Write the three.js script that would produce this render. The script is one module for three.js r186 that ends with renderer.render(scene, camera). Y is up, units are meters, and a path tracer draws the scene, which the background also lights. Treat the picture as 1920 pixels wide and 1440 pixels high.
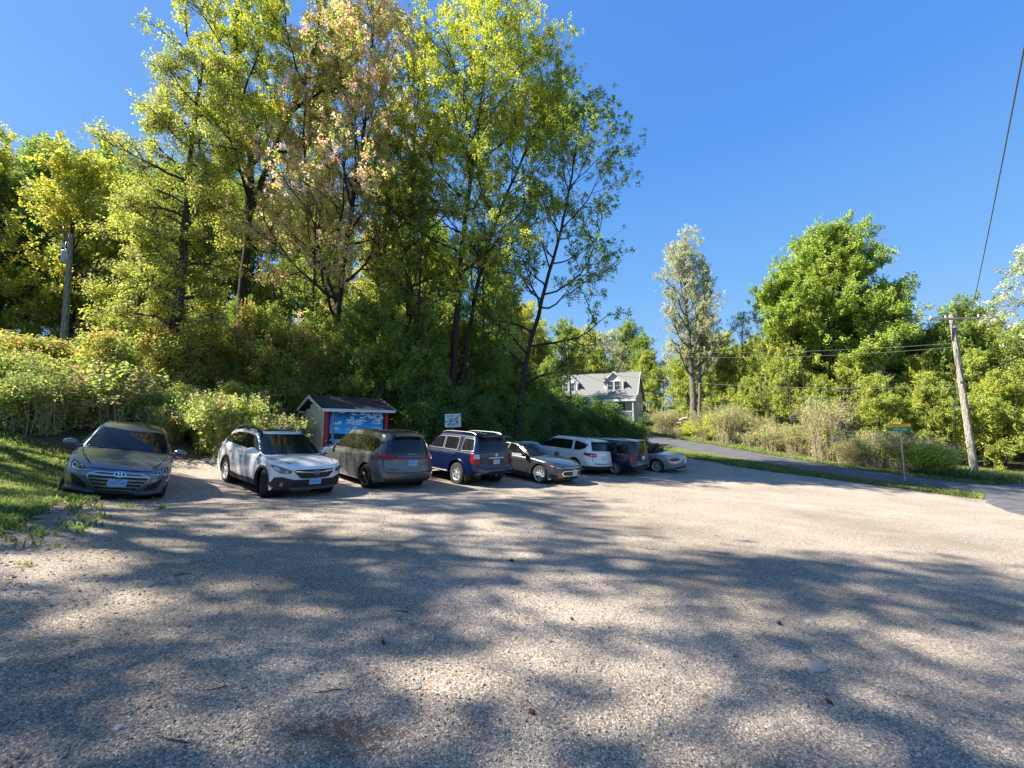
import * as THREE from 'three';
import { mergeGeometries, mergeVertices, toCreasedNormals } from 'three/addons/utils/BufferGeometryUtils.js';
import { RoundedBoxGeometry } from 'three/addons/geometries/RoundedBoxGeometry.js';

// ---------- camera, sky, sun, exposure ----------
const scene = new THREE.Scene();
const EYE = 1.7;
const camera = new THREE.PerspectiveCamera(86.5, 4 / 3, 0.05, 900);   // an ultra-wide phone lens held at eye height, tilted up a little
camera.position.set(0, EYE, 0);
camera.rotation.set(THREE.MathUtils.degToRad(5.75), 0, 0);
const renderer = new THREE.WebGLRenderer({ antialias: true });
renderer.toneMapping = THREE.LinearToneMapping;
renderer.toneMappingExposure = 3.0;
renderer.shadowMap.enabled = true;
const SUN_EL = THREE.MathUtils.degToRad(45), SUN_AZ = THREE.MathUtils.degToRad(0);   // from the left
const sunDir = new THREE.Vector3(-Math.cos(SUN_AZ) * Math.cos(SUN_EL), Math.sin(SUN_EL), -Math.sin(SUN_AZ) * Math.cos(SUN_EL));
const sun = new THREE.DirectionalLight(new THREE.Color().setRGB(1, 0.925, 0.79), 5);
sun.position.copy(sunDir).multiplyScalar(150);
sun.castShadow = true;
Object.assign(sun.shadow.camera, { left: -70, right: 70, top: 70, bottom: -70, near: 1, far: 400 });
sun.shadow.mapSize.set(4096, 4096);
scene.add(sun);
{ // clear blue sky: pale at the horizon, deep overhead, brighter round the sun's side
  const w = 512, h = 256, a = new Float32Array(w * h * 4), K = 1 / 2.95, d = new THREE.Vector3();
  const stops = [[-1, .10, .10, .09], [-.04, .22, .26, .24], [0, .48, .71, .98], [.1, .39, .665, 1.0], [.3, .21, .5, .98], [.55, .11, .35, .9], [1, .06, .235, .74]];
  for (let j = 0; j < h; j++) for (let i = 0; i < w; i++) {
    const th = ((j + .5) / h - .5) * Math.PI, ph = ((i + .5) / w - .5) * 2 * Math.PI;
    d.set(Math.cos(ph) * Math.cos(th), Math.sin(th), Math.sin(ph) * Math.cos(th));
    let s = 1; while (s < stops.length - 1 && d.y > stops[s][0]) s++;
    const A = stops[s - 1], B = stops[s], t = Math.min(1, Math.max(0, (d.y - A[0]) / (B[0] - A[0])));
    const c = Math.max(0, d.dot(sunDir)), glow = d.y > 0 ? .22 * c * c + .35 * Math.pow(c, 24) : 0, o = (j * w + i) * 4;
    for (let k = 0; k < 3; k++) a[o + k] = K * (A[k + 1] + (B[k + 1] - A[k + 1]) * t) * .97 + K * glow * [.5, .55, .5][k];
    a[o + 3] = 1;
  }
  const sky = new THREE.DataTexture(a, w, h, THREE.RGBAFormat, THREE.FloatType);
  sky.mapping = THREE.EquirectangularReflectionMapping; sky.magFilter = sky.minFilter = THREE.LinearFilter; sky.needsUpdate = true;
  scene.background = sky; scene.environment = sky;
}

// ---------- helpers ----------
const V = (x, y, z) => new THREE.Vector3(x, y, z), { degToRad: R, lerp, clamp, smoothstep } = THREE.MathUtils;
const rng = (s) => () => { s |= 0; s = s + 0x6D2B79F5 | 0; let t = Math.imul(s ^ s >>> 15, 1 | s); t = t + Math.imul(t ^ t >>> 7, 61 | t) ^ t; return ((t ^ t >>> 14) >>> 0) / 4294967296; };
const rgb = (r, g, b) => new THREE.Color().setRGB(r, g, b);
const hash2 = (x, y, s = 0) => { let h = Math.imul(x | 0, 374761393) + Math.imul(y | 0, 668265263) + Math.imul(s | 0, 974634777) | 0; h = Math.imul(h ^ h >>> 13, 1274126177); return ((h ^ h >>> 16) >>> 0) / 4294967296; };
function noise2(x, y, s = 0) { const i = Math.floor(x), j = Math.floor(y), u = x - i, v = y - j, a = u * u * (3 - 2 * u), b = v * v * (3 - 2 * v); return lerp(lerp(hash2(i, j, s), hash2(i + 1, j, s), a), lerp(hash2(i, j + 1, s), hash2(i + 1, j + 1, s), a), b); }
const fbm = (x, y, s = 0, n = 4) => { let r = 0, a = .5; for (let k = 0; k < n; k++) { r += a * noise2(x, y, s + k); x = x * 2.03 + 7.1; y = y * 2.03 + 3.7; a *= .5; } return r / (1 - Math.pow(.5, n)); };
const names = new Map();
const numbered = (n) => { const k = names.get(n) || 0; names.set(n, k + 1); return k ? n + '_' + String(k).padStart(3, '0') : n; };
function tag(o, label, category, group) { Object.assign(o.userData, { label, category }); if (group) o.userData.group = group; return o; }
function finish(o) { o.traverse((m) => { if (m.isMesh) { m.castShadow = m.receiveShadow = true; } }); return o; }
function thing(name, label, category, group) { const o = new THREE.Group(); o.name = numbered(name); scene.add(o); return tag(o, label, category, group); }
function part(name, geo, mat, parent) { const m = new THREE.Mesh(geo, mat); m.name = name; m.castShadow = m.receiveShadow = true; parent.add(m); return m; }
function solo(name, geo, mat, label, category, group) { const m = part(numbered(name), geo, mat, scene); return tag(m, label, category, group); }
function structure(name, geo, mat) { const m = part(numbered(name), geo, mat, scene); m.userData.kind = 'structure'; return m; }
const std = (c, o = {}) => new THREE.MeshStandardMaterial({ color: c, roughness: .85, ...o });
const phys = (c, o = {}) => new THREE.MeshPhysicalMaterial({ color: c, ...o });
const box = (w, h, d, x = 0, y = 0, z = 0) => new THREE.BoxGeometry(w, h, d).translate(x, y, z);
const rbox = (w, h, d, r, x = 0, y = 0, z = 0) => new RoundedBoxGeometry(w, h, d, 2, r).translate(x, y, z);
const merged = (list) => mergeGeometries(list.map((g) => { const q = g.index ? g.toNonIndexed() : g.clone(); for (const k of Object.keys(q.attributes)) if (!['position', 'normal', 'uv'].includes(k)) q.deleteAttribute(k); if (!q.attributes.uv) q.setAttribute('uv', new THREE.Float32BufferAttribute(new Float32Array(q.attributes.position.count * 2), 2)); return q; }));
function bar(a, b, r, sides = 8, r2 = r) { // a straight round bar from a to b
  const d = b.clone().sub(a), g = new THREE.CylinderGeometry(r2, r, d.length(), sides);
  return g.applyMatrix4(new THREE.Matrix4().compose(a.clone().addScaledVector(d, .5), new THREE.Quaternion().setFromUnitVectors(V(0, 1, 0), d.normalize()), V(1, 1, 1)));
}
class Tubes { // many tapering bent tubes joined into one geometry, uv in metres
  constructor() { this.p = []; this.n = []; this.t = []; this.i = []; }
  add(pts, radii, sides) {
    const base = this.p.length / 3, T = V(0, 0, 0), U = V(0, 0, 0), W = V(0, 0, 0); let len = 0, ref = Math.abs(pts[1].y - pts[0].y) > .8 * pts[0].distanceTo(pts[1]) ? V(1, 0, 0) : V(0, 1, 0);
    for (let k = 0; k < pts.length; k++) {
      T.subVectors(pts[Math.min(k + 1, pts.length - 1)], pts[Math.max(k - 1, 0)]).normalize();
      if (k) len += pts[k].distanceTo(pts[k - 1]);
      U.crossVectors(ref, T).normalize(); W.crossVectors(T, U); ref = W.clone();
      for (let s = 0; s <= sides; s++) {
        const a = s / sides * 2 * Math.PI, c = Math.cos(a), d = Math.sin(a), nx = U.x * c + W.x * d, ny = U.y * c + W.y * d, nz = U.z * c + W.z * d, r = radii[k];
        this.p.push(pts[k].x + nx * r, pts[k].y + ny * r, pts[k].z + nz * r); this.n.push(nx, ny, nz); this.t.push(s / sides * 2 * Math.PI * radii[0], len);
      }
      if (k) for (let s = 0; s < sides; s++) { const q = base + (k - 1) * (sides + 1) + s, w = q + sides + 1; this.i.push(q, q + 1, w, w, q + 1, w + 1); }
    }
  }
  build() {
    const g = new THREE.BufferGeometry();
    g.setAttribute('position', new THREE.Float32BufferAttribute(this.p, 3)); g.setAttribute('normal', new THREE.Float32BufferAttribute(this.n, 3));
    g.setAttribute('uv', new THREE.Float32BufferAttribute(this.t, 2)); g.setIndex(this.i); return g;
  }
}
function canvasTex(w, h, draw) { const c = document.createElement('canvas'); c.width = w; c.height = h; draw(c.getContext('2d'), w, h); const t = new THREE.CanvasTexture(c); t.colorSpace = THREE.SRGBColorSpace; return t; }
function dataTex(w, h, f, srgb = false) {
  const a = new Uint8Array(w * h * 4); for (let j = 0; j < h; j++) for (let i = 0; i < w; i++) { const c = f(i, j), o = (j * w + i) * 4; a[o] = c[0]; a[o + 1] = c[1]; a[o + 2] = c[2]; a[o + 3] = 255; }
  const t = new THREE.DataTexture(a, w, h); t.wrapS = t.wrapT = THREE.RepeatWrapping; t.magFilter = t.minFilter = THREE.LinearFilter; if (srgb) t.colorSpace = THREE.SRGBColorSpace; t.needsUpdate = true; return t;
}
// ---------- terrain: x to the right, d = distance ahead (d = -z) ----------
const ctl = [[0, 0, 0], [3, 2, -.16], [-3, 3, .14], [-6, 4, .42], [-8, 5, .75], [-5, 8, .1], [-2, 8, -.06], [2, 7, -.26], [5, 3, -.3], [5, 10, -.5],
  [-8.9, 9.4, .06], [-10.6, 11.4, .3], [-5.9, 11.5, -.2], [-8.2, 13.4, .0], [-4, 13.4, -.22], [-6.1, 15.5, -.06], [-1.3, 15.2, -.42], [-3.2, 17.2, -.3],
  [1.6, 16.1, -.46], [-.4, 18.2, -.28], [3.8, 20.6, -.7], [1.9, 23, -.5], [5.8, 21.4, -.78], [3.8, 23.5, -.62], [8.2, 22.2, -.72], [6.5, 24, -.5],
  [10, 10, -.8], [14, 16, -1.12], [17, 24.3, -1.0], [14, 27, -.62], [20.5, 21.6, -1.29], [29, 26, -1.48], [22, 15, -1.5], [30, 18, -1.75], [12, 5, -.8], [8, 0, -.45], [20, 0, -1.1], [36, 30, -1.7], [45, 22, -2],
  [16.3, 33, -.42], [14, 38, .16], [12, 44, .85], [10, 52, 1.7], [13.6, 58, 2.6], [20, 58, 2.5], [5, 58, 2.8], [22, 45, .75], [21, 36, .1], [28, 36, -.5], [40, 45, .2],
  [-8.5, 18.3, .15], [-12, 15, .95], [-14, 18, 1.7], [-20, 20, 3.0], [-29, 26, 5.1], [-40, 40, 9.5], [-20, 10, 3.0], [-12.5, 9, .95], [-12, 5, 1.35], [-14, 1, 1.6], [-25, 0, 3], [-10, -5, .8], [-30, -20, 3],
  [-4, 24, .35], [-10, 24, 1.6], [1, 29, .5], [3, 38, 1.4], [-10, 40, 4.4], [-20, 60, 8], [0, 65, 4], [12, 80, 5], [32, 80, 4], [60, 60, 2], [60, 30, -2], [50, 0, -2.2], [20, -20, -1], [0, -20, .3],
  [0, 140, 10], [90, 140, 7], [-90, 140, 15], [-120, 0, 10], [120, 0, -3], [0, -120, 0], [120, -120, -3], [-120, -120, 5]];
const H = (() => {
  const n = ctl.length, N = n + 3, S = .1, phi = (r2) => r2 > 0 ? .5 * r2 * Math.log(r2) : 0, A = [];
  for (let i = 0; i < N; i++) A.push(new Float64Array(N + 1));
  for (let i = 0; i < n; i++) {
    const [xi, yi, hi] = ctl[i].map((q, k) => k < 2 ? q * S : q);
    for (let j = 0; j < n; j++) A[i][j] = phi((xi - ctl[j][0] * S) ** 2 + (yi - ctl[j][1] * S) ** 2);
    A[i][i] += .02; A[i][n] = A[n][i] = 1; A[i][n + 1] = A[n + 1][i] = xi; A[i][n + 2] = A[n + 2][i] = yi; A[i][N] = hi;
  }
  for (let c = 0; c < N; c++) {
    let p = c; for (let r = c + 1; r < N; r++) if (Math.abs(A[r][c]) > Math.abs(A[p][c])) p = r;
    [A[c], A[p]] = [A[p], A[c]];
    for (let r = 0; r < N; r++) if (r !== c) { const f = A[r][c] / A[c][c]; if (f) for (let k = c; k <= N; k++) A[r][k] -= f * A[c][k]; }
  }
  const w = A.map((r, i) => r[N] / r[i]);
  return (x, d) => { const X = x * S, D = d * S; let s = w[n] + w[n + 1] * X + w[n + 2] * D; for (let j = 0; j < n; j++) s += w[j] * phi((X - ctl[j][0] * S) ** 2 + (D - ctl[j][1] * S) ** 2); return s; };
})();
const at = (x, d, up = 0) => V(x, H(x, d) + up, -d);
// plan outlines
const inside = (P, x, y) => { let c = false; for (let i = 0, j = P.length - 1; i < P.length; j = i++) { const [a, b] = P[i], [e, f] = P[j]; if ((b > y) !== (f > y) && x < (e - a) * (y - b) / (f - b) + a) c = !c; } return c; };
const LOT = [[-1.2, -6], [-1.9, 0], [-3, 2], [-5.1, 3.9], [-6.9, 6.6], [-8.2, 8.5], [-9.9, 10.8], [-11.2, 13], [-10, 15.6], [-8.4, 17], [-5.8, 18.6], [-1.2, 21], [2, 24.6], [5.5, 27.4], [9, 28.6], [11.6, 27.4], [13.2, 25], [16, 22.6], [18.2, 19.4], [19.8, 16.6], [17.3, 14], [14.6, 11], [12.4, 6], [11, 0], [10, -6]];
const LANE = [[26.5, 18.6], [22.8, 20.6], [20.2, 24], [18.2, 28], [16.3, 33], [14, 38.5], [11.8, 45], [9, 53], [4, 66], [-4, 82]];   // centre line of the side road climbing past the lot
const MAIN = [[7, -60], [11.5, -20], [14.6, 0], [17.4, 8], [21, 14], [28, 19.6], [38, 22.6], [60, 24], [110, 22]];
const distTo = (L, x, y) => { let m = 1e9; for (let i = 1; i < L.length; i++) { const [a, b] = L[i - 1], [c, d] = L[i], ux = c - a, uy = d - b, t = clamp(((x - a) * ux + (y - b) * uy) / (ux * ux + uy * uy), 0, 1); m = Math.min(m, Math.hypot(x - a - t * ux, y - b - t * uy)); } return m; };
const TRACKS = [[[17, 12], [9, 8.6], [2, 8.2], [-3, 9.6], [-6, 11.6]], [[15, 8], [7, 5], [1, 4.6], [-3.5, 6.6], [-7.5, 9]], [[12, 1], [6, 2.4], [0, 3], [-3, 4.6]], [[18, 14], [11, 13.5], [5, 15.5], [1.5, 18.5]]];   // worn wheel lanes
const bumpy = (x, d) => (fbm(x * .9, d * .9, 3, 3) - .5) * .05;

// gravel: packed rounded stones of 1 to 3 cm, tan, grey and white, on grey-tan grit
const gravelCells = (() => { const N = 320, pts = new Float32Array(N * N * 6), r = rng(5); for (let k = 0; k < N * N; k++) { const v = r(); pts.set([r(), r(), .55 + .75 * r() * r(), v < .1 ? 1.35 : v < .3 ? .62 : .8 + .35 * r(), r(), r()], k * 6); } return { N, pts }; })();
const gravel = (() => {
  const n = 2048, { N, pts } = gravelCells, col = new Uint8Array(n * n * 4), hgt = new Uint8Array(n * n * 4);
  for (let j = 0; j < n; j++) for (let i = 0; i < n; i++) {
    const x = i / n * N, y = j / n * N, ci = Math.floor(x), cj = Math.floor(y); let best = 9, bk = 0, second = 9;
    for (let b = -1; b < 2; b++) for (let a = -1; a < 2; a++) {
      const q = (((cj + b + N) % N) * N + (ci + a + N) % N) * 6, dx = ci + a + pts[q] - x, dy = cj + b + pts[q + 1] - y, d = Math.sqrt(dx * dx + dy * dy) / pts[q + 2];
      if (d < best) { second = best; best = d; bk = q; } else if (d < second) second = d;
    }
    const e = clamp((second - best) * 2.4, 0, 1), dome = clamp(1 - best * best * .9, 0, 1) * e, grit = hash2(i, j, 9), tone = pts[bk + 3], warm = pts[bk + 4] - .5, o = (j * n + i) * 4;
    const st = e > .22 ? tone * (.92 + .16 * grit) : .74 + .2 * grit;
    col[o] = clamp(180 * st * (1 + .09 * warm), 0, 255); col[o + 1] = clamp(168 * st, 0, 255); col[o + 2] = clamp(152 * st * (1 - .1 * warm), 0, 255); col[o + 3] = 255;
    hgt[o] = hgt[o + 1] = hgt[o + 2] = clamp(40 + 205 * Math.sqrt(dome) + 10 * grit, 0, 255); hgt[o + 3] = 255;
  }
  const mk = (a, s) => { const t = new THREE.DataTexture(a, n, n); t.wrapS = t.wrapT = THREE.RepeatWrapping; t.magFilter = t.minFilter = THREE.LinearFilter; if (s) t.colorSpace = THREE.SRGBColorSpace; t.needsUpdate = true; return t; };
  return { col: mk(col, true), hgt: mk(hgt) };
})();
const M = {};
M.gravel = std(0xffffff, { map: gravel.col, bumpMap: gravel.hgt, bumpScale: .0075, vertexColors: true, roughness: .95 });
const soilTex = dataTex(512, 512, (i, j) => { const v = .55 + .45 * fbm(i / 512 * 64, j / 512 * 64, 21, 3) * (.6 + .6 * hash2(i, j, 4)); return [230 * v, 222 * v, 205 * v]; }, true);
M.soil = std(0xffffff, { map: soilTex, bumpMap: soilTex, bumpScale: .03, vertexColors: true, roughness: 1 });
{
  // one terrain grid, finer near the lot, split into the gravel lot and the earth round it
  const axis = (n, c, k, span) => { const a = []; for (let i = 0; i <= n; i++) { const t = i / n * 2 - 1; a.push(c + span * Math.sinh(k * t) / Math.sinh(k)); } return a; };
  const xs = axis(330, 1, 4.2, 200), ds = axis(330, 9, 4.2, 200), nx = xs.length, nd = ds.length;
  const hh = new Float32Array(nx * nd), cls = new Uint8Array(nx * nd);
  for (let j = 0; j < nd; j++) for (let i = 0; i < nx; i++) {
    const x = xs[i], d = ds[j], wob = (fbm(x * .55, d * .55, 8, 4) - .5) * 1.9, w2 = (fbm(x * .55 + 40, d * .55, 18, 4) - .5) * 1.9;
    cls[j * nx + i] = inside(LOT, x + wob * .8, d + w2 * .8) ? 1 : 0;
    hh[j * nx + i] = H(x, d) + bumpy(x, d) * (cls[j * nx + i] ? .7 : 1);
  }
  const build = (want) => {
    const map = new Int32Array(nx * nd).fill(-1), p = [], c = [], uv = [], idx = [];
    const vert = (k) => {
      if (map[k] < 0) {
        map[k] = p.length / 3; const x = xs[k % nx], d = ds[(k / nx) | 0]; p.push(x, hh[k], -d); uv.push(x / 2.9, d / 2.9);
        if (want) { const n = fbm(x * .35, d * .35, 31, 4), m = fbm(x * 1.3, d * 1.3, 44, 3), track = Math.max(...TRACKS.map((T) => { const q = Math.abs(distTo(T, x, d) + .25 * (fbm(x * .8, d * .8, 71, 2) - .5) - .78); return q < .3 ? 1 - q / .3 : q < .55 ? -.5 * (1 - (q - .3) / .25) : 0; })), v = .86 + .55 * (n - .5) + .3 * (m - .5) + .1 * track * (.5 + m); c.push(v * 1.02, v * .985, v * (.93 + .1 * n)); }
        else { const leaf = smoothstep(fbm(x * .5, d * .5, 61, 4), .42, .6), lawn = d > 42 || distTo(LANE, x, d) < 6.5 || (x < -2 && x > -12 && d < 10.5) ? 1 : 0, t = lerp(leaf, .12, lawn); c.push(lerp(.085, .2, t), lerp(.125, .135, t), lerp(.035, .085, t)); }
      }
      return map[k];
    };
    for (let j = 0; j < nd - 1; j++) for (let i = 0; i < nx - 1; i++) {
      const a = j * nx + i, b = a + 1, e = a + nx, f = e + 1;
      if (((cls[a] + cls[b] + cls[e] + cls[f]) >= 2 ? 1 : 0) === want) idx.push(vert(a), vert(b), vert(f), vert(a), vert(f), vert(e));
    }
    const g = new THREE.BufferGeometry(); g.setAttribute('position', new THREE.Float32BufferAttribute(p, 3)); g.setAttribute('color', new THREE.Float32BufferAttribute(c, 3)); g.setAttribute('uv', new THREE.Float32BufferAttribute(uv, 2)); g.setIndex(idx); g.computeVertexNormals(); return g;
  };
  structure('gravel_lot', build(1), M.gravel);
  structure('ground', build(0), M.soil);
}
// asphalt roads laid over the terrain
const asphaltTex = dataTex(512, 512, (i, j) => { const v = .62 + .5 * (hash2(i, j, 7) - .5) * .8 + .3 * (fbm(i / 512 * 9, j / 512 * 9, 2, 4) - .5); return [205 * v, 206 * v, 214 * v]; }, true);
M.asphalt = std(rgb(.4, .4, .405), { map: asphaltTex, bumpMap: asphaltTex, bumpScale: .006, roughness: .88 });
function roadStrip(name, line, half, lift) {
  const c = new THREE.CatmullRomCurve3(line.map(([x, d]) => V(x, 0, d))), n = Math.ceil(c.getLength() / .6), m = 10, p = [], uv = [], idx = [], q = V(0, 0, 0);
  for (let i = 0; i <= n; i++) {
    const a = c.getPointAt(i / n), t = c.getTangentAt(i / n, q);
    for (let k = 0; k <= m; k++) {
      const e = (k / m - .5) * 2, wob = Math.abs(e) === 1 ? (fbm(a.x * 1.2, a.z * 1.2 + k, 12, 3) - .5) * .5 : 0, s = e * (half + wob), x = a.x - t.z * s, d = a.z + t.x * s;
      p.push(x, H(x, d) + lift + .05 * (1 - e * e) + (Math.abs(e) === 1 ? -lift - .06 : 0), -d); uv.push(x / 2.3, d / 2.3);
      if (i && k) { const v = i * (m + 1) + k; idx.push(v - m - 2, v - m - 1, v, v - m - 2, v, v - 1); }
    }
  }
  const g = new THREE.BufferGeometry(); g.setAttribute('position', new THREE.Float32BufferAttribute(p, 3)); g.setAttribute('uv', new THREE.Float32BufferAttribute(uv, 2)); g.setIndex(idx); g.computeVertexNormals();
  structure(name, g, M.asphalt);
}
roadStrip('side_road', LANE, 2.5, .06);
roadStrip('main_road', MAIN, 3.6, .07);
const barkTex = dataTex(256, 256, (i, j) => { const f = fbm(i / 256 * 18, j / 256 * 5, 3, 4), v = 110 + 130 * clamp(f * 1.5 - .25, 0, 1) + 20 * (hash2(i, j) - .5); return [v, v, v]; }, true);
const bark = (r, g, b) => std(rgb(r, g, b), { map: barkTex, bumpMap: barkTex, bumpScale: .03, roughness: .95 });
// ---------- kiosk, house, poles, wires, signs ----------
{ // notice kiosk with a painted lake mural
  const k = thing('mural_kiosk', 'small gabled kiosk with white clapboard side and a painted lake mural', 'kiosk');
  k.position.copy(at(-7.62, 18.9)); k.position.y = H(-7.6, 18.6) - .06; k.rotation.y = R(45);
  const w = 2.9, dp = 2.3, eh = 2.42, rh = 2.88, white = std(rgb(.68, .66, .56)), red = std(rgb(.42, .022, .03), { roughness: .6 }), dark = std(rgb(.05, .045, .042));
  part('wall', box(w - .12, eh, dp - .1, 0, eh / 2, -.02), dark, k);
  for (const sx of [-1, 1]) for (let i = 0; i < 15; i++) { const y = i * .2, yt = y + .24, half = yt < eh ? dp / 2 : (dp / 2) * (1 - (yt - eh) / (rh - eh)); if (half > .08) part('clapboard', new THREE.BoxGeometry(.022, .215, half * 2).rotateZ(sx * -.055).translate(sx * (w / 2 - .045 + (i % 3) * .001), y + .1, 0), white, k); }
  const mural = canvasTex(1024, 768, (c, W, Hh) => {
    const g = c.createLinearGradient(0, 0, 0, 420); g.addColorStop(0, '#1a2c74'); g.addColorStop(.35, '#2388cf'); g.addColorStop(1, '#63d8ee'); c.fillStyle = g; c.fillRect(0, 0, W, Hh);
    const r = rng(6); for (let q = 0; q < 26; q++) { const y = 30 + Math.pow(r(), .8) * 300, x = 120 + r() * 880, s = 30 + 50 * r() * (1 - y / 600); for (let e = 0; e < 9; e++) { c.fillStyle = e < 4 ? '#4f86c4' : '#bfe0ee'; c.beginPath(); c.ellipse(x + (r() - .5) * s * 2.6, y - r() * s * .5 + (e < 4 ? 8 : 0), s * (.3 + .3 * r()), s * .25, 0, 0, 7); c.fill(); } c.fillStyle = '#dff0f4'; c.beginPath(); c.ellipse(x, y + 4, s * 1.6, s * .12, 0, 0, 7); c.fill(); }
    c.fillStyle = '#0e2f3c'; c.beginPath(); c.moveTo(0, 350); c.bezierCurveTo(200, 330, 400, 400, 620, 395); c.lineTo(1024, 405); c.lineTo(1024, 440); c.lineTo(0, 440); c.fill(); c.fillStyle = '#174a3e'; for (let q = 0; q < 120; q++) c.fillRect(r() * 700, 372 + r() * 60, 10, 5);
    const l = c.createLinearGradient(0, 430, 0, 768); l.addColorStop(0, '#6fc6e6'); l.addColorStop(.4, '#1d6fc0'); l.addColorStop(1, '#12327e'); c.fillStyle = l; c.fillRect(0, 438, W, 330); c.fillStyle = '#8fd4ee'; for (let q = 0; q < 70; q++) c.fillRect(r() * W, 445 + r() * 280, 30 + 80 * r(), 3);
    c.strokeStyle = '#7f98a6'; c.lineWidth = 46; c.beginPath(); c.moveTo(62, 768); c.bezierCurveTo(70, 500, 48, 250, 66, -5); c.stroke(); c.lineWidth = 16; c.beginPath(); c.moveTo(66, 150); c.lineTo(150, 10); c.moveTo(58, 380); c.lineTo(-20, 240); c.stroke(); c.strokeStyle = '#50687a'; c.lineWidth = 8; c.beginPath(); c.moveTo(78, 768); c.bezierCurveTo(86, 500, 64, 250, 80, 0); c.stroke();
    c.strokeStyle = 'rgba(10,30,60,.55)'; c.lineWidth = 3; for (const x of [256, 512, 700, 850]) { c.beginPath(); c.moveTo(x, 0); c.lineTo(x, 768); c.stroke(); }
  });
  part('mural', new THREE.BoxGeometry(w - .5, eh - .2, .03).translate(0, eh / 2 + .02, dp / 2 - .02), [dark, dark, dark, dark, std(0xffffff, { map: mural, roughness: .7 }), dark], k);
  for (const sx of [-1, 1]) part('frame_post', rbox(.16, eh, .12, .012, sx * (w / 2 - .1), eh / 2, dp / 2 + .0), red, k);
  part('frame_sill', rbox(w - .36, .12, .1, .012, 0, .1, dp / 2), red, k);
  const hw = dp / 2 + .28, rise = (rh - eh) / (dp / 2), ang = Math.atan(rise), ln = hw / Math.cos(ang), shing = [0, 1, 2].map((i) => std(rgb(.04 + .012 * i, .034 + .01 * i, .03 + .008 * i), { roughness: 1 }));
  for (const sz of [-1, 1]) {
    const rf = part('roof', new THREE.BoxGeometry(w + .34, .05, ln).translate(0, 0, ln / 2).rotateX(sz > 0 ? ang : Math.PI - ang).translate(0, rh + .03, 0), std(rgb(.05, .045, .04)), k), r = rng(70 + sz);
    for (let q = 0; q < 9; q++) for (let e = 0; e < 16; e++) part('shingle', new THREE.BoxGeometry((w + .36) / 16 - .012, .014, ln / 9 + .05).rotateX(sz > 0 ? -.05 : .05).translate(((e + .5 + (q % 2) * .25) / 16.25 - .5) * (w + .36), .042 * (1) + .008 * r(), sz * (q + .55) * ln / 9).applyMatrix4(new THREE.Matrix4().makeRotationX(sz * ang)).translate(0, rh + .03, 0), shing[Math.floor(r() * 3)], rf);
    part('fascia', rbox(w + .38, .13, .035, .008, 0, rh + .02 - hw * rise - .03, sz * (hw + .015)), std(rgb(.72, .74, .78)), k);
    for (const sx of [-1, 1]) part('rake_board', new THREE.BoxGeometry(.03, .12, ln).translate(sx * (w / 2 + .24), -.03, ln / 2).rotateX(sz > 0 ? ang : Math.PI - ang).translate(0, rh + .03, 0), std(rgb(.6, .56, .46)), k);
  }
}
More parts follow.
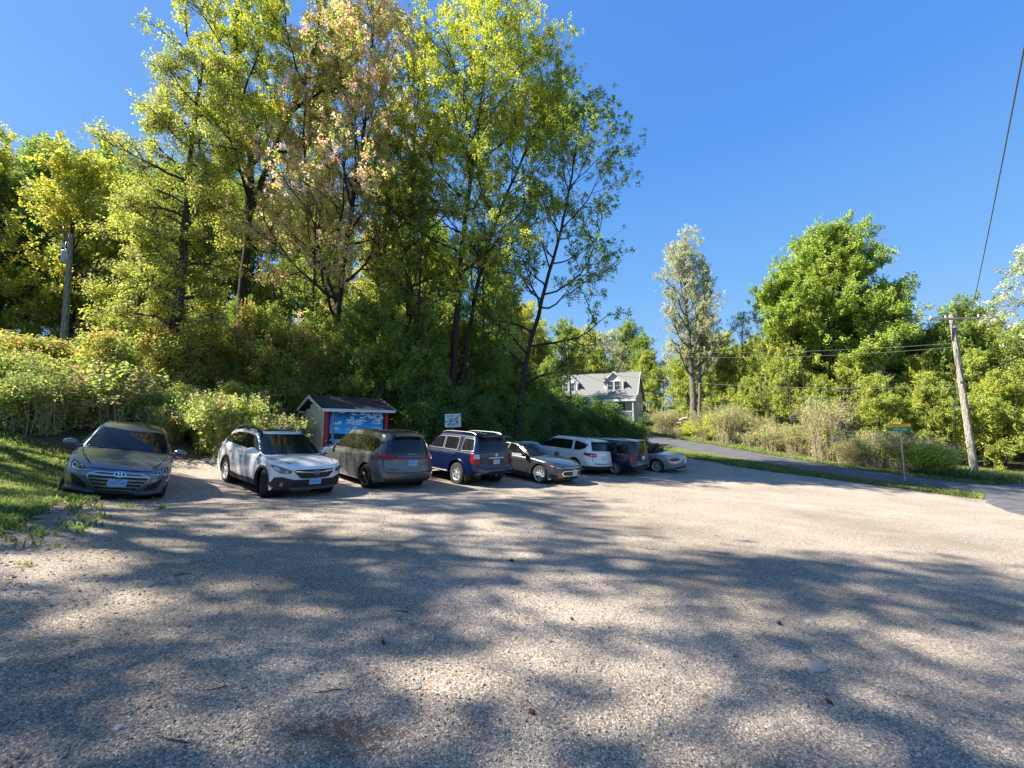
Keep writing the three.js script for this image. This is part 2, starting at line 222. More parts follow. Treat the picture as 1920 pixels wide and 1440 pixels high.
{ // cape house with two dormers and a front porch
  const h = thing('dormer_house', 'white cape house with gray shingle roof and two gabled dormers', 'house'), wall = std(rgb(.5, .52, .54)), trim = std(rgb(.62, .63, .65)), glass = phys(rgb(.05, .06, .07), { roughness: .05, clearcoat: 1 }), roofM = std(rgb(.17, .175, .175), { roughness: 1, bumpMap: asphaltTex, bumpScale: .01 });
  h.position.copy(at(11.9, 58)); h.position.y = 2.45; h.rotation.y = R(-24);
  const W = 12, D = 7.6, eh = 2.9, rh = 6.5, prism = (pts, len) => new THREE.ExtrudeGeometry(new THREE.Shape(pts.map((p) => new THREE.Vector2(...p))), { depth: len, bevelEnabled: false }).translate(0, 0, -len / 2);
  part('foundation', box(W - .1, 1.4, D - .1, 0, -.5, 0), std(rgb(.3, .3, .3)), h);
  part('wall', prism([[-D / 2, 0], [D / 2, 0], [D / 2, eh], [0, rh - .12], [-D / 2, eh]], W).rotateY(-Math.PI / 2), wall, h);   // local x of the profile becomes depth
  const slope = (z0, y0, z1, y1, x0, x1, t = .12) => { const l = Math.hypot(z1 - z0, y1 - y0); return new THREE.BoxGeometry(x1 - x0, t, l).rotateX(-Math.atan2(y1 - y0, z1 - z0)).translate((x0 + x1) / 2, (y0 + y1) / 2, (z0 + z1) / 2); };
  part('roof', merged([slope(0, rh, D / 2 + .15, eh + .1, -W / 2 - .25, W / 2 + .25), slope(0, rh, -D / 2 - .3, eh - .2, -W / 2 - .25, W / 2 + .25)]), roofM, h);
  part('porch_roof', slope(D / 2 - .1, eh + .3, D / 2 + 2.3, 2.45, -W / 2 - .25, W / 2 + .25, .1), roofM, h); part('porch_fascia', box(W + .5, .24, .06, 0, 2.33, D / 2 + 2.3), trim, h); part('porch_floor', box(W, .3, 2.2, 0, -.1, D / 2 + 1.15), std(rgb(.4, .4, .4)), h); part('porch_skirt', box(W - .1, .9, 2.1, 0, -.7, D / 2 + 1.15), std(rgb(.25, .25, .25)), h);
  for (let i = 0; i < 6; i++) { const x = lerp(-W / 2 + .12, W / 2 - .12, i / 5); part('porch_post', box(.15, 2.3, .15, x, 1.2, D / 2 + 2.15), trim, h); if (i < 5) { const L = (W - .24) / 5 - .16; const rail = part('porch_rail', box(L, .1, .07, x + (W - .24) / 10, .95, D / 2 + 2.15), trim, h); part('bottom_rail', box(L, .08, .06, x + (W - .24) / 10, .2, D / 2 + 2.15), trim, rail); for (let b = 1; b < 12; b++) part('baluster', box(.035, .66, .035, x + .08 + L * b / 12, .57, D / 2 + 2.15), trim, rail); } }
  const win = (x, y, w, hh, z, parent = h) => { const f = part('window', box(w + .16, hh + .16, .06, x, y, z), trim, parent); if (parent === h) { for (const sx of [-1, 1]) for (const sy of [-1, 1]) part('pane', box(w / 2 - .04, hh / 2 - .04, .05, x + sx * w / 4, y + sy * hh / 4, z + .02), glass, f); } return f; };
  for (const x of [-4.2, -1.9, 1.9, 4.2]) win(x, 1.45, .95, 1.4, D / 2 + .02);
  part('door', box(.95, 2.05, .07, 0, 1.05, D / 2 + .02), std(rgb(.12, .02, .02)), h);
  for (const [z, y, w, hh] of [[-1.3, 4.3, .7, 1.1], [1.3, 4.3, .7, 1.1], [-1.8, 1.5, .8, 1.3], [1.6, 1.5, .8, 1.3]]) { const f = part('window', box(.06, hh + .16, w + .16, W / 2 + .02, y, z), trim, h); for (const sy of [-1, 1]) part('pane', box(.05, hh / 2 - .04, w - .06, W / 2 + .035, y + sy * hh / 4, z), glass, f); }
  for (const sx of [-1, 1]) part('rake_trim', merged([slope(0, rh + .02, D / 2 + .15, eh + .12, sx * (W / 2 + .26) - .02, sx * (W / 2 + .26) + .02, .26), slope(0, rh + .02, -D / 2 - .3, eh - .18, sx * (W / 2 + .26) - .02, sx * (W / 2 + .26) + .02, .26)]), trim, h);
  for (const x of [-3.1, 3.1]) {
    const d = new THREE.Group(); d.name = 'dormer'; h.add(d); const zf = 2.95, w = 2.5, y0 = 3.4, y1 = 5.2, yp = 6.35;
    part('dormer_wall', prism([[-w / 2, y0], [w / 2, y0], [w / 2, y1], [0, yp - .08], [-w / 2, y1]], 2.7).translate(x, 0, zf - 1.35), trim, d);
    for (const s of [-1, 1]) { const l = Math.hypot(w / 2 + .22, (yp - y1) * 1.21), a = Math.atan2(yp - y1, w / 2); part('dormer_roof', new THREE.BoxGeometry(l, .09, 3.05).translate(s * l / 2, 0, 0).rotateZ(-s * a).translate(x, yp, zf - 1.35), roofM, d); part('dormer_trim', new THREE.BoxGeometry(l, .15, .05).translate(s * l / 2, -.02, 0).rotateZ(-s * a).translate(x, yp - .02, zf + .2), trim, d); }
    for (const s of [-1, 1]) { part('window_frame', box(.84, 1.22, .06, x + s * .45, 4.5, zf + .03), std(rgb(.7, .71, .73)), d); for (const sx of [-1, 1]) for (const sy of [-1, 1]) part('window_pane', box(.31, .5, .05, x + s * .45 + sx * .175, 4.5 + sy * .28, zf + .05), glass, d); }
  }
  const fl = thing('porch_flag', 'small red and white flag hanging from the house porch', 'flag'); fl.position.set(11.9, 0, -58).add(V(-.9, 0, 0)); fl.position.y = 4.1; fl.rotation.y = R(-24); fl.translateZ(D / 2 + 2.5);
  part('pole', bar(V(0, .6, -.1), V(-.35, 1.25, .9), .02), trim, fl); for (let i = 0; i < 7; i++) part('stripe', new THREE.BoxGeometry(.02, .75, .1).rotateZ(.12).translate(-.28 + .02 * Math.sin(i), .72, .15 + i * .1), i % 2 ? trim : std(rgb(.5, .04, .04)), fl);
}
const C_galv = std(rgb(.45, .46, .48), { metalness: .8, roughness: .45 });
// utility poles
M.pole = bark(.62, .57, .47); M.poleGrey = bark(.5, .48, .44);
const insul = (x, y, z) => new THREE.LatheGeometry([[.001, 0], [.05, 0], [.05, .05], [.03, .07], [.045, .1], [.045, .13], [.02, .17], [.001, .18]].map((a) => new THREE.Vector2(...a)), 10).translate(x, y, z);
function pole(name, label, x, d, h, r, lean, armTurn, mat, arm = true) {
  const p = thing(name, label, 'utility pole'); p.position.copy(at(x, d, -.3)); const T = new Tubes(), pts = [0, .25, .5, .75, 1].map((t) => V(lean * t, h * t + .3 * t, 0)); T.add(pts, pts.map((_, i) => r * (1 - .09 * i)), 14); part('shaft', T.build(), mat, p); part('top_cap', new THREE.CylinderGeometry(r * .55, r * .64, .06, 14).translate(lean, h + .32, 0), mat, p);
  if (arm) { const c = Math.cos(armTurn), s = Math.sin(armTurn), y = h + .02, a = new THREE.Group(); a.name = 'crossarm'; p.add(a); a.position.set(lean, y, 0); a.rotation.y = armTurn; part('beam', rbox(2.9, .14, .12, .015, 0, 0, r), mat, a); for (const q of [-1.35, -.5, 1.35]) part('insulator', insul(q, .06, r), std(rgb(.55, .57, .6), { roughness: .3 }), a); for (const q of [-1, 1]) part('brace', bar(V(q * .65, -.05, r + .05), V(0, -.6, r + .02), .018, 6), C_galv, a); part('bracket', rbox(.3, .16, .12, .02, 0, -.55, r + .04), C_galv, a); }
  return p;
}

const pR = pole('utility_pole', 'weathered pale wood utility pole with crossarm, rising from the roadside weeds', 29, 26, 10.3, .2, -.4, R(-8), M.pole);
part('guy_guard', bar(V(-1.6, .3, .4), V(-1.5, 2.2, .3), .05), std(rgb(.5, .38, .2)), pR); for (const q of [0, .14]) part('riser_wire', bar(V(-1.5 + q, 2.2, .3), V(-.42, 8.4, .1), .012, 5), std(rgb(.03, .03, .03)), pR);
const pL = pole('utility_pole', 'gray utility pole with a transformer, standing among trees on the left bank', -28.9, 26, 9.2, .2, -.4, R(-48), M.poleGrey);
{ const g = new THREE.Group(); g.name = 'transformer'; pL.add(g); part('tank', new THREE.LatheGeometry([[.001, 0], [.2, 0], [.22, .03], [.22, .8], [.2, .86], [.001, .88]].map((a) => new THREE.Vector2(...a)), 20).translate(-.8, 7.6, -.15), std(rgb(.42, .44, .46), { roughness: .5 }), g); part('bushing', insul(-.8, 8.47, -.15), C_galv, g); part('fuse_cutout', rbox(.08, .4, .08, .02, -.85, 8.8, .1), std(rgb(.6, .6, .6)), g); part('mount', rbox(.3, .08, .1, .02, -.55, 8.1, -.1), C_galv, g); }
const pC = pole('utility_pole', 'distant thin utility pole standing in front of the dormer house', 6.7, 45, 9.6, .15, -.55, R(30), M.pole, false); for (const y of [8.9, 6.8, 6.4]) part('wire_clamp', rbox(.3, .08, .12, .02, -.5, y, .1), C_galv, pC);
pole('utility_pole', 'utility pole standing behind the viewer that carries the wires over the lot', -7, -9, 10.5, .17, 0, R(45), M.pole);
const cableM = std(rgb(.02, .02, .022), { roughness: .7 }), wireM = std(rgb(.16, .16, .155), { roughness: .55 });
function wire(label, a, b, sag, r, mat) { const pts = []; for (let i = 0; i <= 40; i++) { const t = i / 40; pts.push(a.clone().lerp(b, t).add(V(0, -sag * 4 * t * (1 - t), 0))); } const T = new Tubes(); T.add(pts, pts.map(() => r), 5); return solo('overhead_wire', T.build(), mat, label, 'wire', 'overhead wires between the poles'); }
const top = (p, y, dx = 0) => p.position.clone().add(V(dx, y, 0));
wire('dark wire rising from the roadside pole top into the sky', top(pR, 10.35, .8), V(-7.4, H(-7, -9) + 10.6, 9.4), .5, .016, wireM);
wire('thick black cable running from the roadside pole towards the viewer', top(pR, 6.2, -.3), V(8, 8.2, 4), .55, .035, cableM);
wire('upper of two parallel wires from the roadside pole to the distant pole', top(pR, 8.75, -.35), top(pC, 9.55, -.5), .75, .013, wireM);
wire('lower of two parallel wires from the roadside pole to the distant pole', top(pR, 8.5, -.35), top(pC, 9.3, -.5), .95, .013, wireM);
wire('lowest cable from the roadside pole to the distant pole', top(pR, 5.9, -.25), top(pC, 6.9, -.5), .8, .018, wireM);
wire('wire from the distant pole off behind the hedge', top(pC, 9.4, -.5), V(-24, 13, -44), .8, .018, wireM);
wire('lower wire from the distant pole off behind the hedge', top(pC, 7, -.5), V(-24, 10.5, -44), .8, .018, wireM);
wire('wire drooping from the distant pole to the house roof', top(pC, 7, -.4), V(16.6, 6.6, -55.5), .4, .02, wireM);
{ const a = top(pR, 5.9, -.25), b = top(pC, 6.9, -.5), t = .17, c = a.clone().lerp(b, t), s = c.clone().lerp(b, .05); c.y -= .8 * 4 * t * (1 - t); s.y = c.y - .02; solo('cable_splice', merged([bar(c, s, .07, 12), bar(c.clone().add(V(.3, .03, 0)), c, .02, 8, .07)]), std(rgb(.05, .05, .055), { roughness: .4 }), 'fat black splice case on the lowest cable', 'cable splice'); }
// signs
{
  const s = thing('street_sign', 'slim steel post with a yellow NO OUTLET plate above a green street name', 'sign'); s.position.copy(at(20.5, 21.7)); s.rotation.y = R(-46);
  part('post', merged([bar(V(0, -.3, 0), V(.0, 2.62, 0), .032, 10), bar(V(0, 2.55, 0), V(0, 3.02, 0), .022, 8)]), C_galv, s);
  const face = (bg, fg, txt, W) => canvasTex(512, 100, (c) => { c.fillStyle = bg; c.fillRect(0, 0, 512, 100); c.fillStyle = fg; c.font = '60px sans-serif'; c.textAlign = 'center'; c.fillText(txt, 256, 72, 420); });
  const blade = (nm, y, h, w, bg, fg, txt) => { const t = std(0xffffff, { map: face(bg, fg, txt), roughness: .5 }), e = std(new THREE.Color(bg)); part(nm, new THREE.BoxGeometry(w, h, .012).translate(0, y, .03), [e, e, e, e, t, t], s); };
  blade('no_outlet_plate', 2.98, .17, .86, '#ffb81c', '#3a2a06', 'NO OUTLET'); blade('street_name_blade', 2.77, .19, .94, '#1f8a5e', '#f2f8f4', 'PINE LACE');
}
{
  const s = thing('permit_sign', 'white PRIVATE LOT permit parking sign on a post above the blue sport utility', 'sign'); s.position.copy(at(-2.75, 19.6)); s.rotation.y = R(12); s.rotation.z = R(2);
  part('post', rbox(.09, 2.2, .09, .01, 0, .95, -.06), std(rgb(.2, .16, .12)), s);
  const y = 1.92 - H(-2.75, 19.6);
  const t = canvasTex(512, 420, (c) => { c.fillStyle = '#e3e8ee'; c.fillRect(0, 0, 512, 420); c.textAlign = 'center'; c.fillStyle = '#8e1f2a'; c.font = 'bold 82px sans-serif'; c.fillText('PRIVATE LOT', 256, 96, 470); c.fillStyle = '#17345c'; c.font = 'bold 62px sans-serif'; c.fillText('PARKING BY', 256, 186, 350); c.fillText('PERMIT ONLY', 256, 266, 390); c.fillStyle = '#5a7394'; const r = rng(4); for (const yy of [310, 356]) { let x = yy > 340 ? 110 : 70; while (x < (yy > 340 ? 400 : 440)) { const w = 12 + 34 * r(); c.fillRect(x, yy, w, 20); x += w + 8; } } });
  part('panel', new THREE.BoxGeometry(.76, .63, .02).translate(0, y, 0), [C_galv, C_galv, C_galv, C_galv, std(0xffffff, { map: t, roughness: .5 }), C_galv], s);
}
// ---------- vegetation ----------
// leaf sprays: small folded leaves round a short twig, many thousands of copies per crown
function spray(seed, n, len, leafL, leafW, droop) {
  const r = rng(seed), p = [], nn = [], idx = [], q = new THREE.Quaternion(), e = new THREE.Euler();
  for (let k = 0; k < n; k++) {
    const t = (k + .3) / n, az = k * 2.4 + r(), L = leafL * (.7 + .6 * r()), w = leafW * (.75 + .5 * r()), fold = .22 * L * (.5 + r());
    e.set((r() - .5) * 1.4 + droop, az, (r() - .5) * 1.4, 'YXZ'); q.setFromEuler(e);
    const off = V((r() - .5) * len * .6, (t - .5) * len, (r() - .5) * len * .6), base = p.length / 3;
    for (const [x, y, z] of [[0, 0, 0], [-w * .5, fold, L * .38], [w * .5, fold, L * .38], [-w * .34, fold * .6, L * .72], [w * .34, fold * .6, L * .72], [0, -fold * .4, L]]) { const v = V(x, y, z).applyQuaternion(q).add(off); p.push(v.x, v.y, v.z); const m = V(-x * 2.2 / w * .4, 1, 0).applyQuaternion(q).normalize(); nn.push(m.x, m.y, m.z); }
    idx.push(...[0, 1, 2, 1, 4, 2, 1, 3, 4, 3, 5, 4].map((i) => i + base));
  }
  const g = new THREE.BufferGeometry(); g.setAttribute('position', new THREE.Float32BufferAttribute(p, 3)); g.setAttribute('normal', new THREE.Float32BufferAttribute(nn, 3)); g.setIndex(idx); return g;
}
const SPRAY = { maple: spray(1, 12, .36, .1, .085, .2), fine: spray(2, 11, .32, .085, .05, .1), big: spray(3, 13, .52, .145, .12, .2), tiny: spray(4, 10, .26, .06, .04, 0) };
{ // pine tufts: fine needles
  const r = rng(9), p = [], nn = [], idx = []; for (let k = 0; k < 26; k++) { const a = r() * 6.28, b = r() * 1.5 - .2, L = .2 + .16 * r(), d = V(Math.cos(a) * Math.cos(b), Math.sin(b), Math.sin(a) * Math.cos(b)), s = V(-d.z, .1, d.x).normalize().multiplyScalar(.007), o = V(r() - .5, r() - .5, r() - .5).multiplyScalar(.2), t = d.clone().multiplyScalar(L).add(o), i = p.length / 3; p.push(o.x - s.x, o.y - s.y, o.z - s.z, o.x + s.x, o.y + s.y, o.z + s.z, t.x, t.y, t.z); { const f = t.clone().sub(o).cross(s).normalize(); if (f.y < 0) { f.negate(); idx.push(i, i + 1, i + 2); } else idx.push(i, i + 2, i + 1); for (let q = 0; q < 3; q++) nn.push(f.x, f.y, f.z); } }
  const g = new THREE.BufferGeometry(); g.setAttribute('position', new THREE.Float32BufferAttribute(p, 3)); g.setAttribute('normal', new THREE.Float32BufferAttribute(nn, 3)); g.setIndex(idx); SPRAY.needle = g;
}
M.leaf = phys(0xffffff, { roughness: 1, transmission: .5, thickness: 0, ior: 1.3, specularIntensity: .5 });
M.needle = phys(0xffffff, { roughness: 1, transmission: .15, thickness: 0, ior: 1.3, specularIntensity: .4 });
M.bark = bark(.155, .125, .1); M.barkDark = bark(.085, .068, .055); M.barkPale = bark(.36, .32, .27); M.twig = std(rgb(.2, .15, .115), { roughness: .95 }); M.twigPale = std(rgb(.4, .31, .24), { roughness: .95 });
const tint = (list, jit = .22) => (r) => { const c = list[Math.min(list.length - 1, Math.floor(r() * list.length))], k = 1 + jit * (r() * 2 - 1); return [c[0] * k * 2 * (1 + .12 * (r() - .5)), c[1] * k * 2, c[2] * k * 2]; };   // a leaf sends its light out on two sides, so its colour here is twice that of one side
const HUE = {
  lime: tint([[.27, .29, .032], [.32, .32, .036], [.2, .25, .03]]), green: tint([[.13, .185, .024], [.17, .21, .028], [.095, .15, .022]]), deep: tint([[.06, .11, .018], [.08, .13, .02], [.1, .15, .022]]),
  russet: tint([[.44, .3, .18], [.42, .34, .16], [.31, .32, .08], [.46, .28, .2], [.28, .31, .06], [.46, .38, .24], [.24, .28, .05]]), gold: tint([[.33, .3, .04], [.27, .28, .04], [.24, .26, .04]]), silver: tint([[.26, .28, .15], [.22, .25, .12], [.3, .3, .2]]),
  brush: tint([[.23, .28, .05], [.19, .25, .042], [.29, .31, .1], [.15, .2, .035], [.27, .19, .09], [.2, .25, .045]]), mapleRed: tint([[.16, .02, .03], [.2, .03, .035], [.12, .02, .03]]), shrub: tint([[.18, .22, .034], [.13, .18, .028], [.24, .26, .04], [.3, .18, .06]]),
};
function leaves(name, anchors, geo, mat, hue, seed, parent, s0 = .65, s1 = 1.2) {
  const m = new THREE.InstancedMesh(geo, mat, anchors.length), r = rng(seed), q = new THREE.Quaternion(), e = new THREE.Euler(), M4 = new THREE.Matrix4(), c = new THREE.Color();
  anchors.forEach((a, i) => { e.set((r() - .5) * 1.6, r() * 6.283, (r() - .5) * 1.6); q.setFromEuler(e); const s = lerp(s0, s1, r()); m.setMatrixAt(i, M4.compose(a, q, V(s, s, s))); m.setColorAt(i, c.setRGB(...hue(r, a))); });
  m.name = name; m.castShadow = m.receiveShadow = true; m.userData.kind = 'stuff'; parent.add(m); return m;
}
// branching: stems are lists of points; limbs leave them and divide again
function grow(o) {
  const r = rng(o.seed), T = new Tubes(), A = [], up = o.up ?? .16, wander = o.wander ?? .28;
  const ortho = (d) => { const u = Math.abs(d.y) < .9 ? V(0, 1, 0) : V(1, 0, 0); u.cross(d).normalize(); const w = d.clone().cross(u); return (a) => u.clone().multiplyScalar(Math.cos(a)).addScaledVector(w, Math.sin(a)); };
  const branch = (p, dir, len, rad, lv) => {
    const n = lv === 1 ? 7 : lv === 2 ? 4 : 3, pts = [p.clone()], rr = [rad], d = dir.clone();
    for (let i = 1; i <= n; i++) { d.x += (r() - .5) * wander * 2; d.y += (r() - .5) * wander * 2 + up * (lv === 1 ? 1 : .5); d.z += (r() - .5) * wander * 2; if (o.pull) d.add(o.pull(p, lv)); d.normalize(); pts.push(pts[i - 1].clone().addScaledVector(d, len / n)); rr.push(Math.max(.006, rad * (1 - .8 * i / n))); }
    if (rad > (o.minR ?? .009)) T.add(pts, rr, lv === 1 ? 7 : lv === 2 ? 5 : 3);
    const on = (t) => { const k = Math.min(n - 1, Math.floor(t * n)); return [pts[k].clone().lerp(pts[k + 1], t * n - k), pts[k + 1].clone().sub(pts[k]).normalize()]; };
    if (lv < 3) { const nc = o.kids[lv - 1]; for (let k = 0; k < nc; k++) { const t = lerp(o.kidFrom ?? .25, 1, (k + r()) / nc), [q, e] = on(Math.min(t, .999)), a = R(lerp(28, 68, r())), side = ortho(e)(r() * 6.283), dd = e.multiplyScalar(Math.cos(a)).addScaledVector(side, Math.sin(a)); branch(q, dd.normalize(), len * (o.ratio ?? .5) * (1.15 - .55 * t) * (.7 + .6 * r()), rad * .42, lv + 1); } }
    if (lv >= (o.leafLv ?? 3) || (lv === 2 && r() < .5)) { const m = Math.max(1, Math.round(len / o.step)); for (let k = 0; k < m; k++) if (r() < (o.leafy ?? 1)) { const [q] = on(Math.min(.999, lerp(.15, 1, (k + r()) / m))); q.x += (r() - .5) * .5; q.y += (r() - .5) * .42; q.z += (r() - .5) * .5; A.push(q); } }
  };
  for (const st of o.stems) {
    const c = new THREE.CatmullRomCurve3(st.pts.map((q) => V(...q))), N = st.n || 22, pts = c.getPoints(N).map((q, k) => { q.x += (r() - .5) * (st.kink ?? .1) * Math.min(1, k / 3); q.z += (r() - .5) * (st.kink ?? .1) * Math.min(1, k / 3); return q; });
    T.add(pts, pts.map((_, k) => { const t = k / N; return lerp(st.r0, st.r1, Math.pow(t, .8)) * (st.flare === false ? 1 : 1 + .5 * Math.exp(-t * N / 1.3)); }), 10);
    for (let k = 0; k < st.limbs; k++) {
      const t = lerp(st.from, .995, Math.pow((k + r()) / st.limbs, st.bias ?? .9)), f = t * N, i = Math.min(N - 1, Math.floor(f)), p = pts[i].clone().lerp(pts[i + 1], f - i), e = pts[i + 1].clone().sub(pts[i]).normalize();
      const h = (t - st.from) / (1 - st.from), a = R(st.angle ? st.angle(h) : lerp(82, 26, h) + (r() - .5) * 18), side = ortho(e)(k * 2.4 + r() * 1.2), d = e.multiplyScalar(Math.cos(a)).addScaledVector(side, Math.sin(a)).normalize();
      branch(p, d, st.len(h) * (.75 + .5 * r()), Math.max(.012, lerp(st.r0, st.r1, t) * .5), 1);
    }
  }
  return { wood: T.build(), anchors: A };
}
function tree(name, label, o, x, d, { group, turn = 0, wood = M.bark, geo = SPRAY.maple, mat = M.leaf, hue, s0, s1, sink = .15 } = {}) {
  const g = grow(o), t = thing(name, label, 'tree', group); part('trunk', g.wood, wood, t); if (g.anchors.length) leaves('crown', g.anchors, geo, mat, hue, o.seed + 7, t, s0, s1);
  t.position.copy(at(x, d, -sink)); t.rotation.y = turn; return t;
}
function again(src, x, d, { label, group, turn = 0, s = 1, sy = s, sink = .15 } = {}) { const c = src.clone(); c.name = numbered(src.name.replace(/_\d+$/, '')); c.userData = { ...src.userData }; if (label) c.userData.label = label; if (group) c.userData.group = group; scene.add(c); c.position.copy(at(x, d, -sink)); c.rotation.y = turn; c.scale.set(s, sy, s); return c; }
const straight = (h, lx = 0, lz = 0) => [[0, 0, 0], [lx * .3 + .1, h * .35, lz * .3], [lx * .65 - .1, h * .7, lz * .65], [lx, h, lz]];
const dome = (w) => (h) => w * Math.sqrt(Math.max(.05, 1 - (h * 1.05 - .25) ** 2)) ;

// the tall trees behind the parked cars
tree('oak_tree', 'tall yellow-green oak with a thick dark forked trunk above the brambles', { seed: 11, kids: [8, 6], step: .17, leafy: .95, ratio: .5, stems: [
  { pts: [[0, 0, 0], [.1, 6, 0], [.25, 11.5, .2], [.1, 15, .2], [-.9, 20, .4], [-1.4, 27, .2]], r0: .32, r1: .08, limbs: 17, from: .42, len: dome(4.2), kink: .12 },
  { pts: [[.25, 11.3, .2], [.9, 13.5, .1], [1.9, 17.5, -.2], [3.0, 21, -.3], [3.6, 26, -.4]], r0: .24, r1: .08, limbs: 12, from: .25, len: dome(3.6), flare: false }] }, -15, 22, { hue: HUE.lime, wood: M.barkDark });
tree('vine_covered_tree', 'slender tree smothered in pale green vines beside the forked oak', { seed: 12, kids: [8, 6], step: .17, leafy: 1, ratio: .5, up: .02, stems: [{ pts: straight(17.5, .8, .5), r0: .28, r1: .06, limbs: 52, from: .03, len: (h) => 1.15 + 1.25 * Math.sin(h * 3.1) , angle: () => 78, bias: 1 }, { pts: [[-1.5, 0, .6], [-1.4, 5, .4], [-.9, 9, .2]], r0: .12, r1: .04, limbs: 18, from: .05, len: () => 1.7, angle: () => 75 }] }, -16.1, 19, { hue: tint([[.26, .29, .045], [.2, .24, .04], [.31, .32, .06], [.18, .16, .07]]), geo: SPRAY.fine, s0: .9, s1: 1.5 });
tree('red_maple_tree', 'tall maple with pinkish russet young leaves behind the little kiosk', { seed: 13, kids: [8, 6], step: .18, leafy: .85, ratio: .52, stems: [
  { pts: [[0, 0, 0], [-.2, 6, .1], [.2, 12, 0], [.8, 18, -.2], [1.2, 25, 0]], r0: .23, r1: .05, limbs: 28, from: .24, len: dome(5.8) },
  { pts: [[-.1, 7, 0], [-1.2, 10, .3], [-2.2, 15, .5], [-2.4, 21, .6]], r0: .14, r1: .04, limbs: 14, from: .2, len: dome(3.6), flare: false }] }, -9.6, 22.5, { hue: HUE.russet, wood: M.barkDark });
tree('twin_trunk_tree', 'tall twin-trunked tree with bright yellow-green crown behind the blue sport utility', { seed: 14, kids: [8, 6], step: .18, leafy: .75, ratio: .52, stems: [
  { pts: [[0, 0, 0], [.3, 8, 0], [.8, 14, .1], [1.5, 20, 0], [2.0, 26, .2]], r0: .22, r1: .05, limbs: 26, from: .32, len: dome(6.2) },
  { pts: [[.35, 0, -.5], [.8, 6, -.6], [2.0, 12.5, -.8], [3.6, 17, -1], [5.4, 21, -1]], r0: .18, r1: .045, limbs: 20, from: .36, len: dome(5.2) }] }, -3.5, 23, { hue: HUE.lime, wood: M.barkDark });
tree('leaning_tree', 'slender dark tree leaning over the hedge towards the open sky', { seed: 15, kids: [7, 6], step: .25, leafy: .62, ratio: .5, up: .1, stems: [{ pts: [[0, 0, 0], [.6, 5, 0], [1.8, 10, .1], [3.0, 14.5, 0], [3.7, 19, .1]], r0: .19, r1: .04, limbs: 28, from: .22, len: dome(4.6) }] }, .1, 22.5, { hue: HUE.green, wood: M.barkDark });
tree('tall_maple_tree', 'tall straight maple with light green crown between the russet maple and the twin-trunked tree', { seed: 20, kids: [8, 6], step: .22, leafy: .65, ratio: .52, stems: [{ pts: [[0, 0, 0], [.2, 8, .1], [0, 15, 0], [.5, 24, .2]], r0: .24, r1: .05, limbs: 28, from: .3, len: dome(4.2) }] }, -6.6, 25, { hue: tint([[.22, .26, .03], [.27, .29, .035], [.17, .22, .028]]), wood: M.barkDark });
// slimmer trees standing among them
const slim = { seed: 16, kids: [6, 5], step: .26, leafy: .65, ratio: .5, stems: [{ pts: straight(16, .5, .3), r0: .13, r1: .03, limbs: 20, from: .3, len: dome(2.7) }] };
const slim0 = tree('slender_tree', 'slender young tree with a thin dark trunk among the taller trees', slim, -6.4, 23.5, { hue: HUE.green, wood: M.barkDark, group: 'slender trees behind the row of cars' });
for (const [x, d, t, s] of [[-5.2, 21.8, 2, .95], [-11.8, 23, 1, .9], [-7.9, 25.5, 4, 1.15], [-1.6, 25, 3, .85], [-12.8, 26, 5, 1.2]]) again(slim0, x, d, { turn: t, s });
// understory trees that close the gap below the crowns
const und = tree('understory_tree', 'dense leafy understory tree rising from the hedge behind the cars', { seed: 17, kids: [7, 6], step: .2, leafy: 1, ratio: .55, stems: [{ pts: straight(6.6, .4, .2), r0: .1, r1: .03, limbs: 18, from: .08, len: dome(2.5) }, { pts: [[.3, 0, .3], [1, 2.5, .8], [1.5, 5, 1]], r0: .07, r1: .02, limbs: 9, from: .12, len: dome(1.9) }, { pts: [[-.2, 0, -.2], [-.9, 2.2, .2], [-1.4, 4.4, .5]], r0: .07, r1: .02, limbs: 9, from: .12, len: dome(1.9) }] }, -7.6, 21.6, { hue: HUE.green, wood: M.barkDark, group: 'understory trees behind the row of cars' });
for (const [x, d, t, s] of [[-10.8, 21.4, 1, .75], [-5.2, 22.6, 2, .9], [-3.0, 24.5, 3, .95], [-.9, 24.6, 4, .8], [1.0, 27, 5, .7], [-13, 21.5, 6, .75], [-1.6, 27.5, .5, .95], [-6, 26, 2.5, 1.05], [-10.5, 26.5, 3.6, .95], [2.6, 30.5, 1.7, .75], [-16.5, 24, 2.2, .8]]) again(und, x, d, { turn: t, s });
const rus = tree('russet_shrub', 'leafy shrub with yellow-green and russet young leaves beside the kiosk', { seed: 18, kids: [7, 5], step: .17, leafy: 1, ratio: .55, stems: [0, 1, 2, 3].map((k) => ({ pts: [[0, 0, 0], [.5 * Math.cos(k * 1.6), 1.3, .5 * Math.sin(k * 1.6)], [1.1 * Math.cos(k * 1.6 + .3), 3 + .3 * k, 1.1 * Math.sin(k * 1.6 + .3)]], r0: .04, r1: .012, limbs: 9, from: .1, len: dome(1.25), n: 8, kink: .06, flare: false })) }, -11.4, 20.8, { hue: HUE.shrub, wood: M.twig, group: 'russet shrubs round the kiosk', geo: SPRAY.fine, s0: 1, s1: 1.6 });
rus.userData.category = 'shrub';
for (const [x, d, t, s, sy] of [[-13, 21.2, 1, 1.15, 1.2], [-10.6, 21.2, 2, 1.1, 1.3], [-14.8, 21.6, 3, 1.3, 1.35], [-7.9, 22.4, 4, 1.1, 1.2], [-12.4, 17, 5, .8, .55], [-15.6, 19.6, 1.4, 1.1, 1.0]]) again(rus, x, d, { turn: t, s, sy });
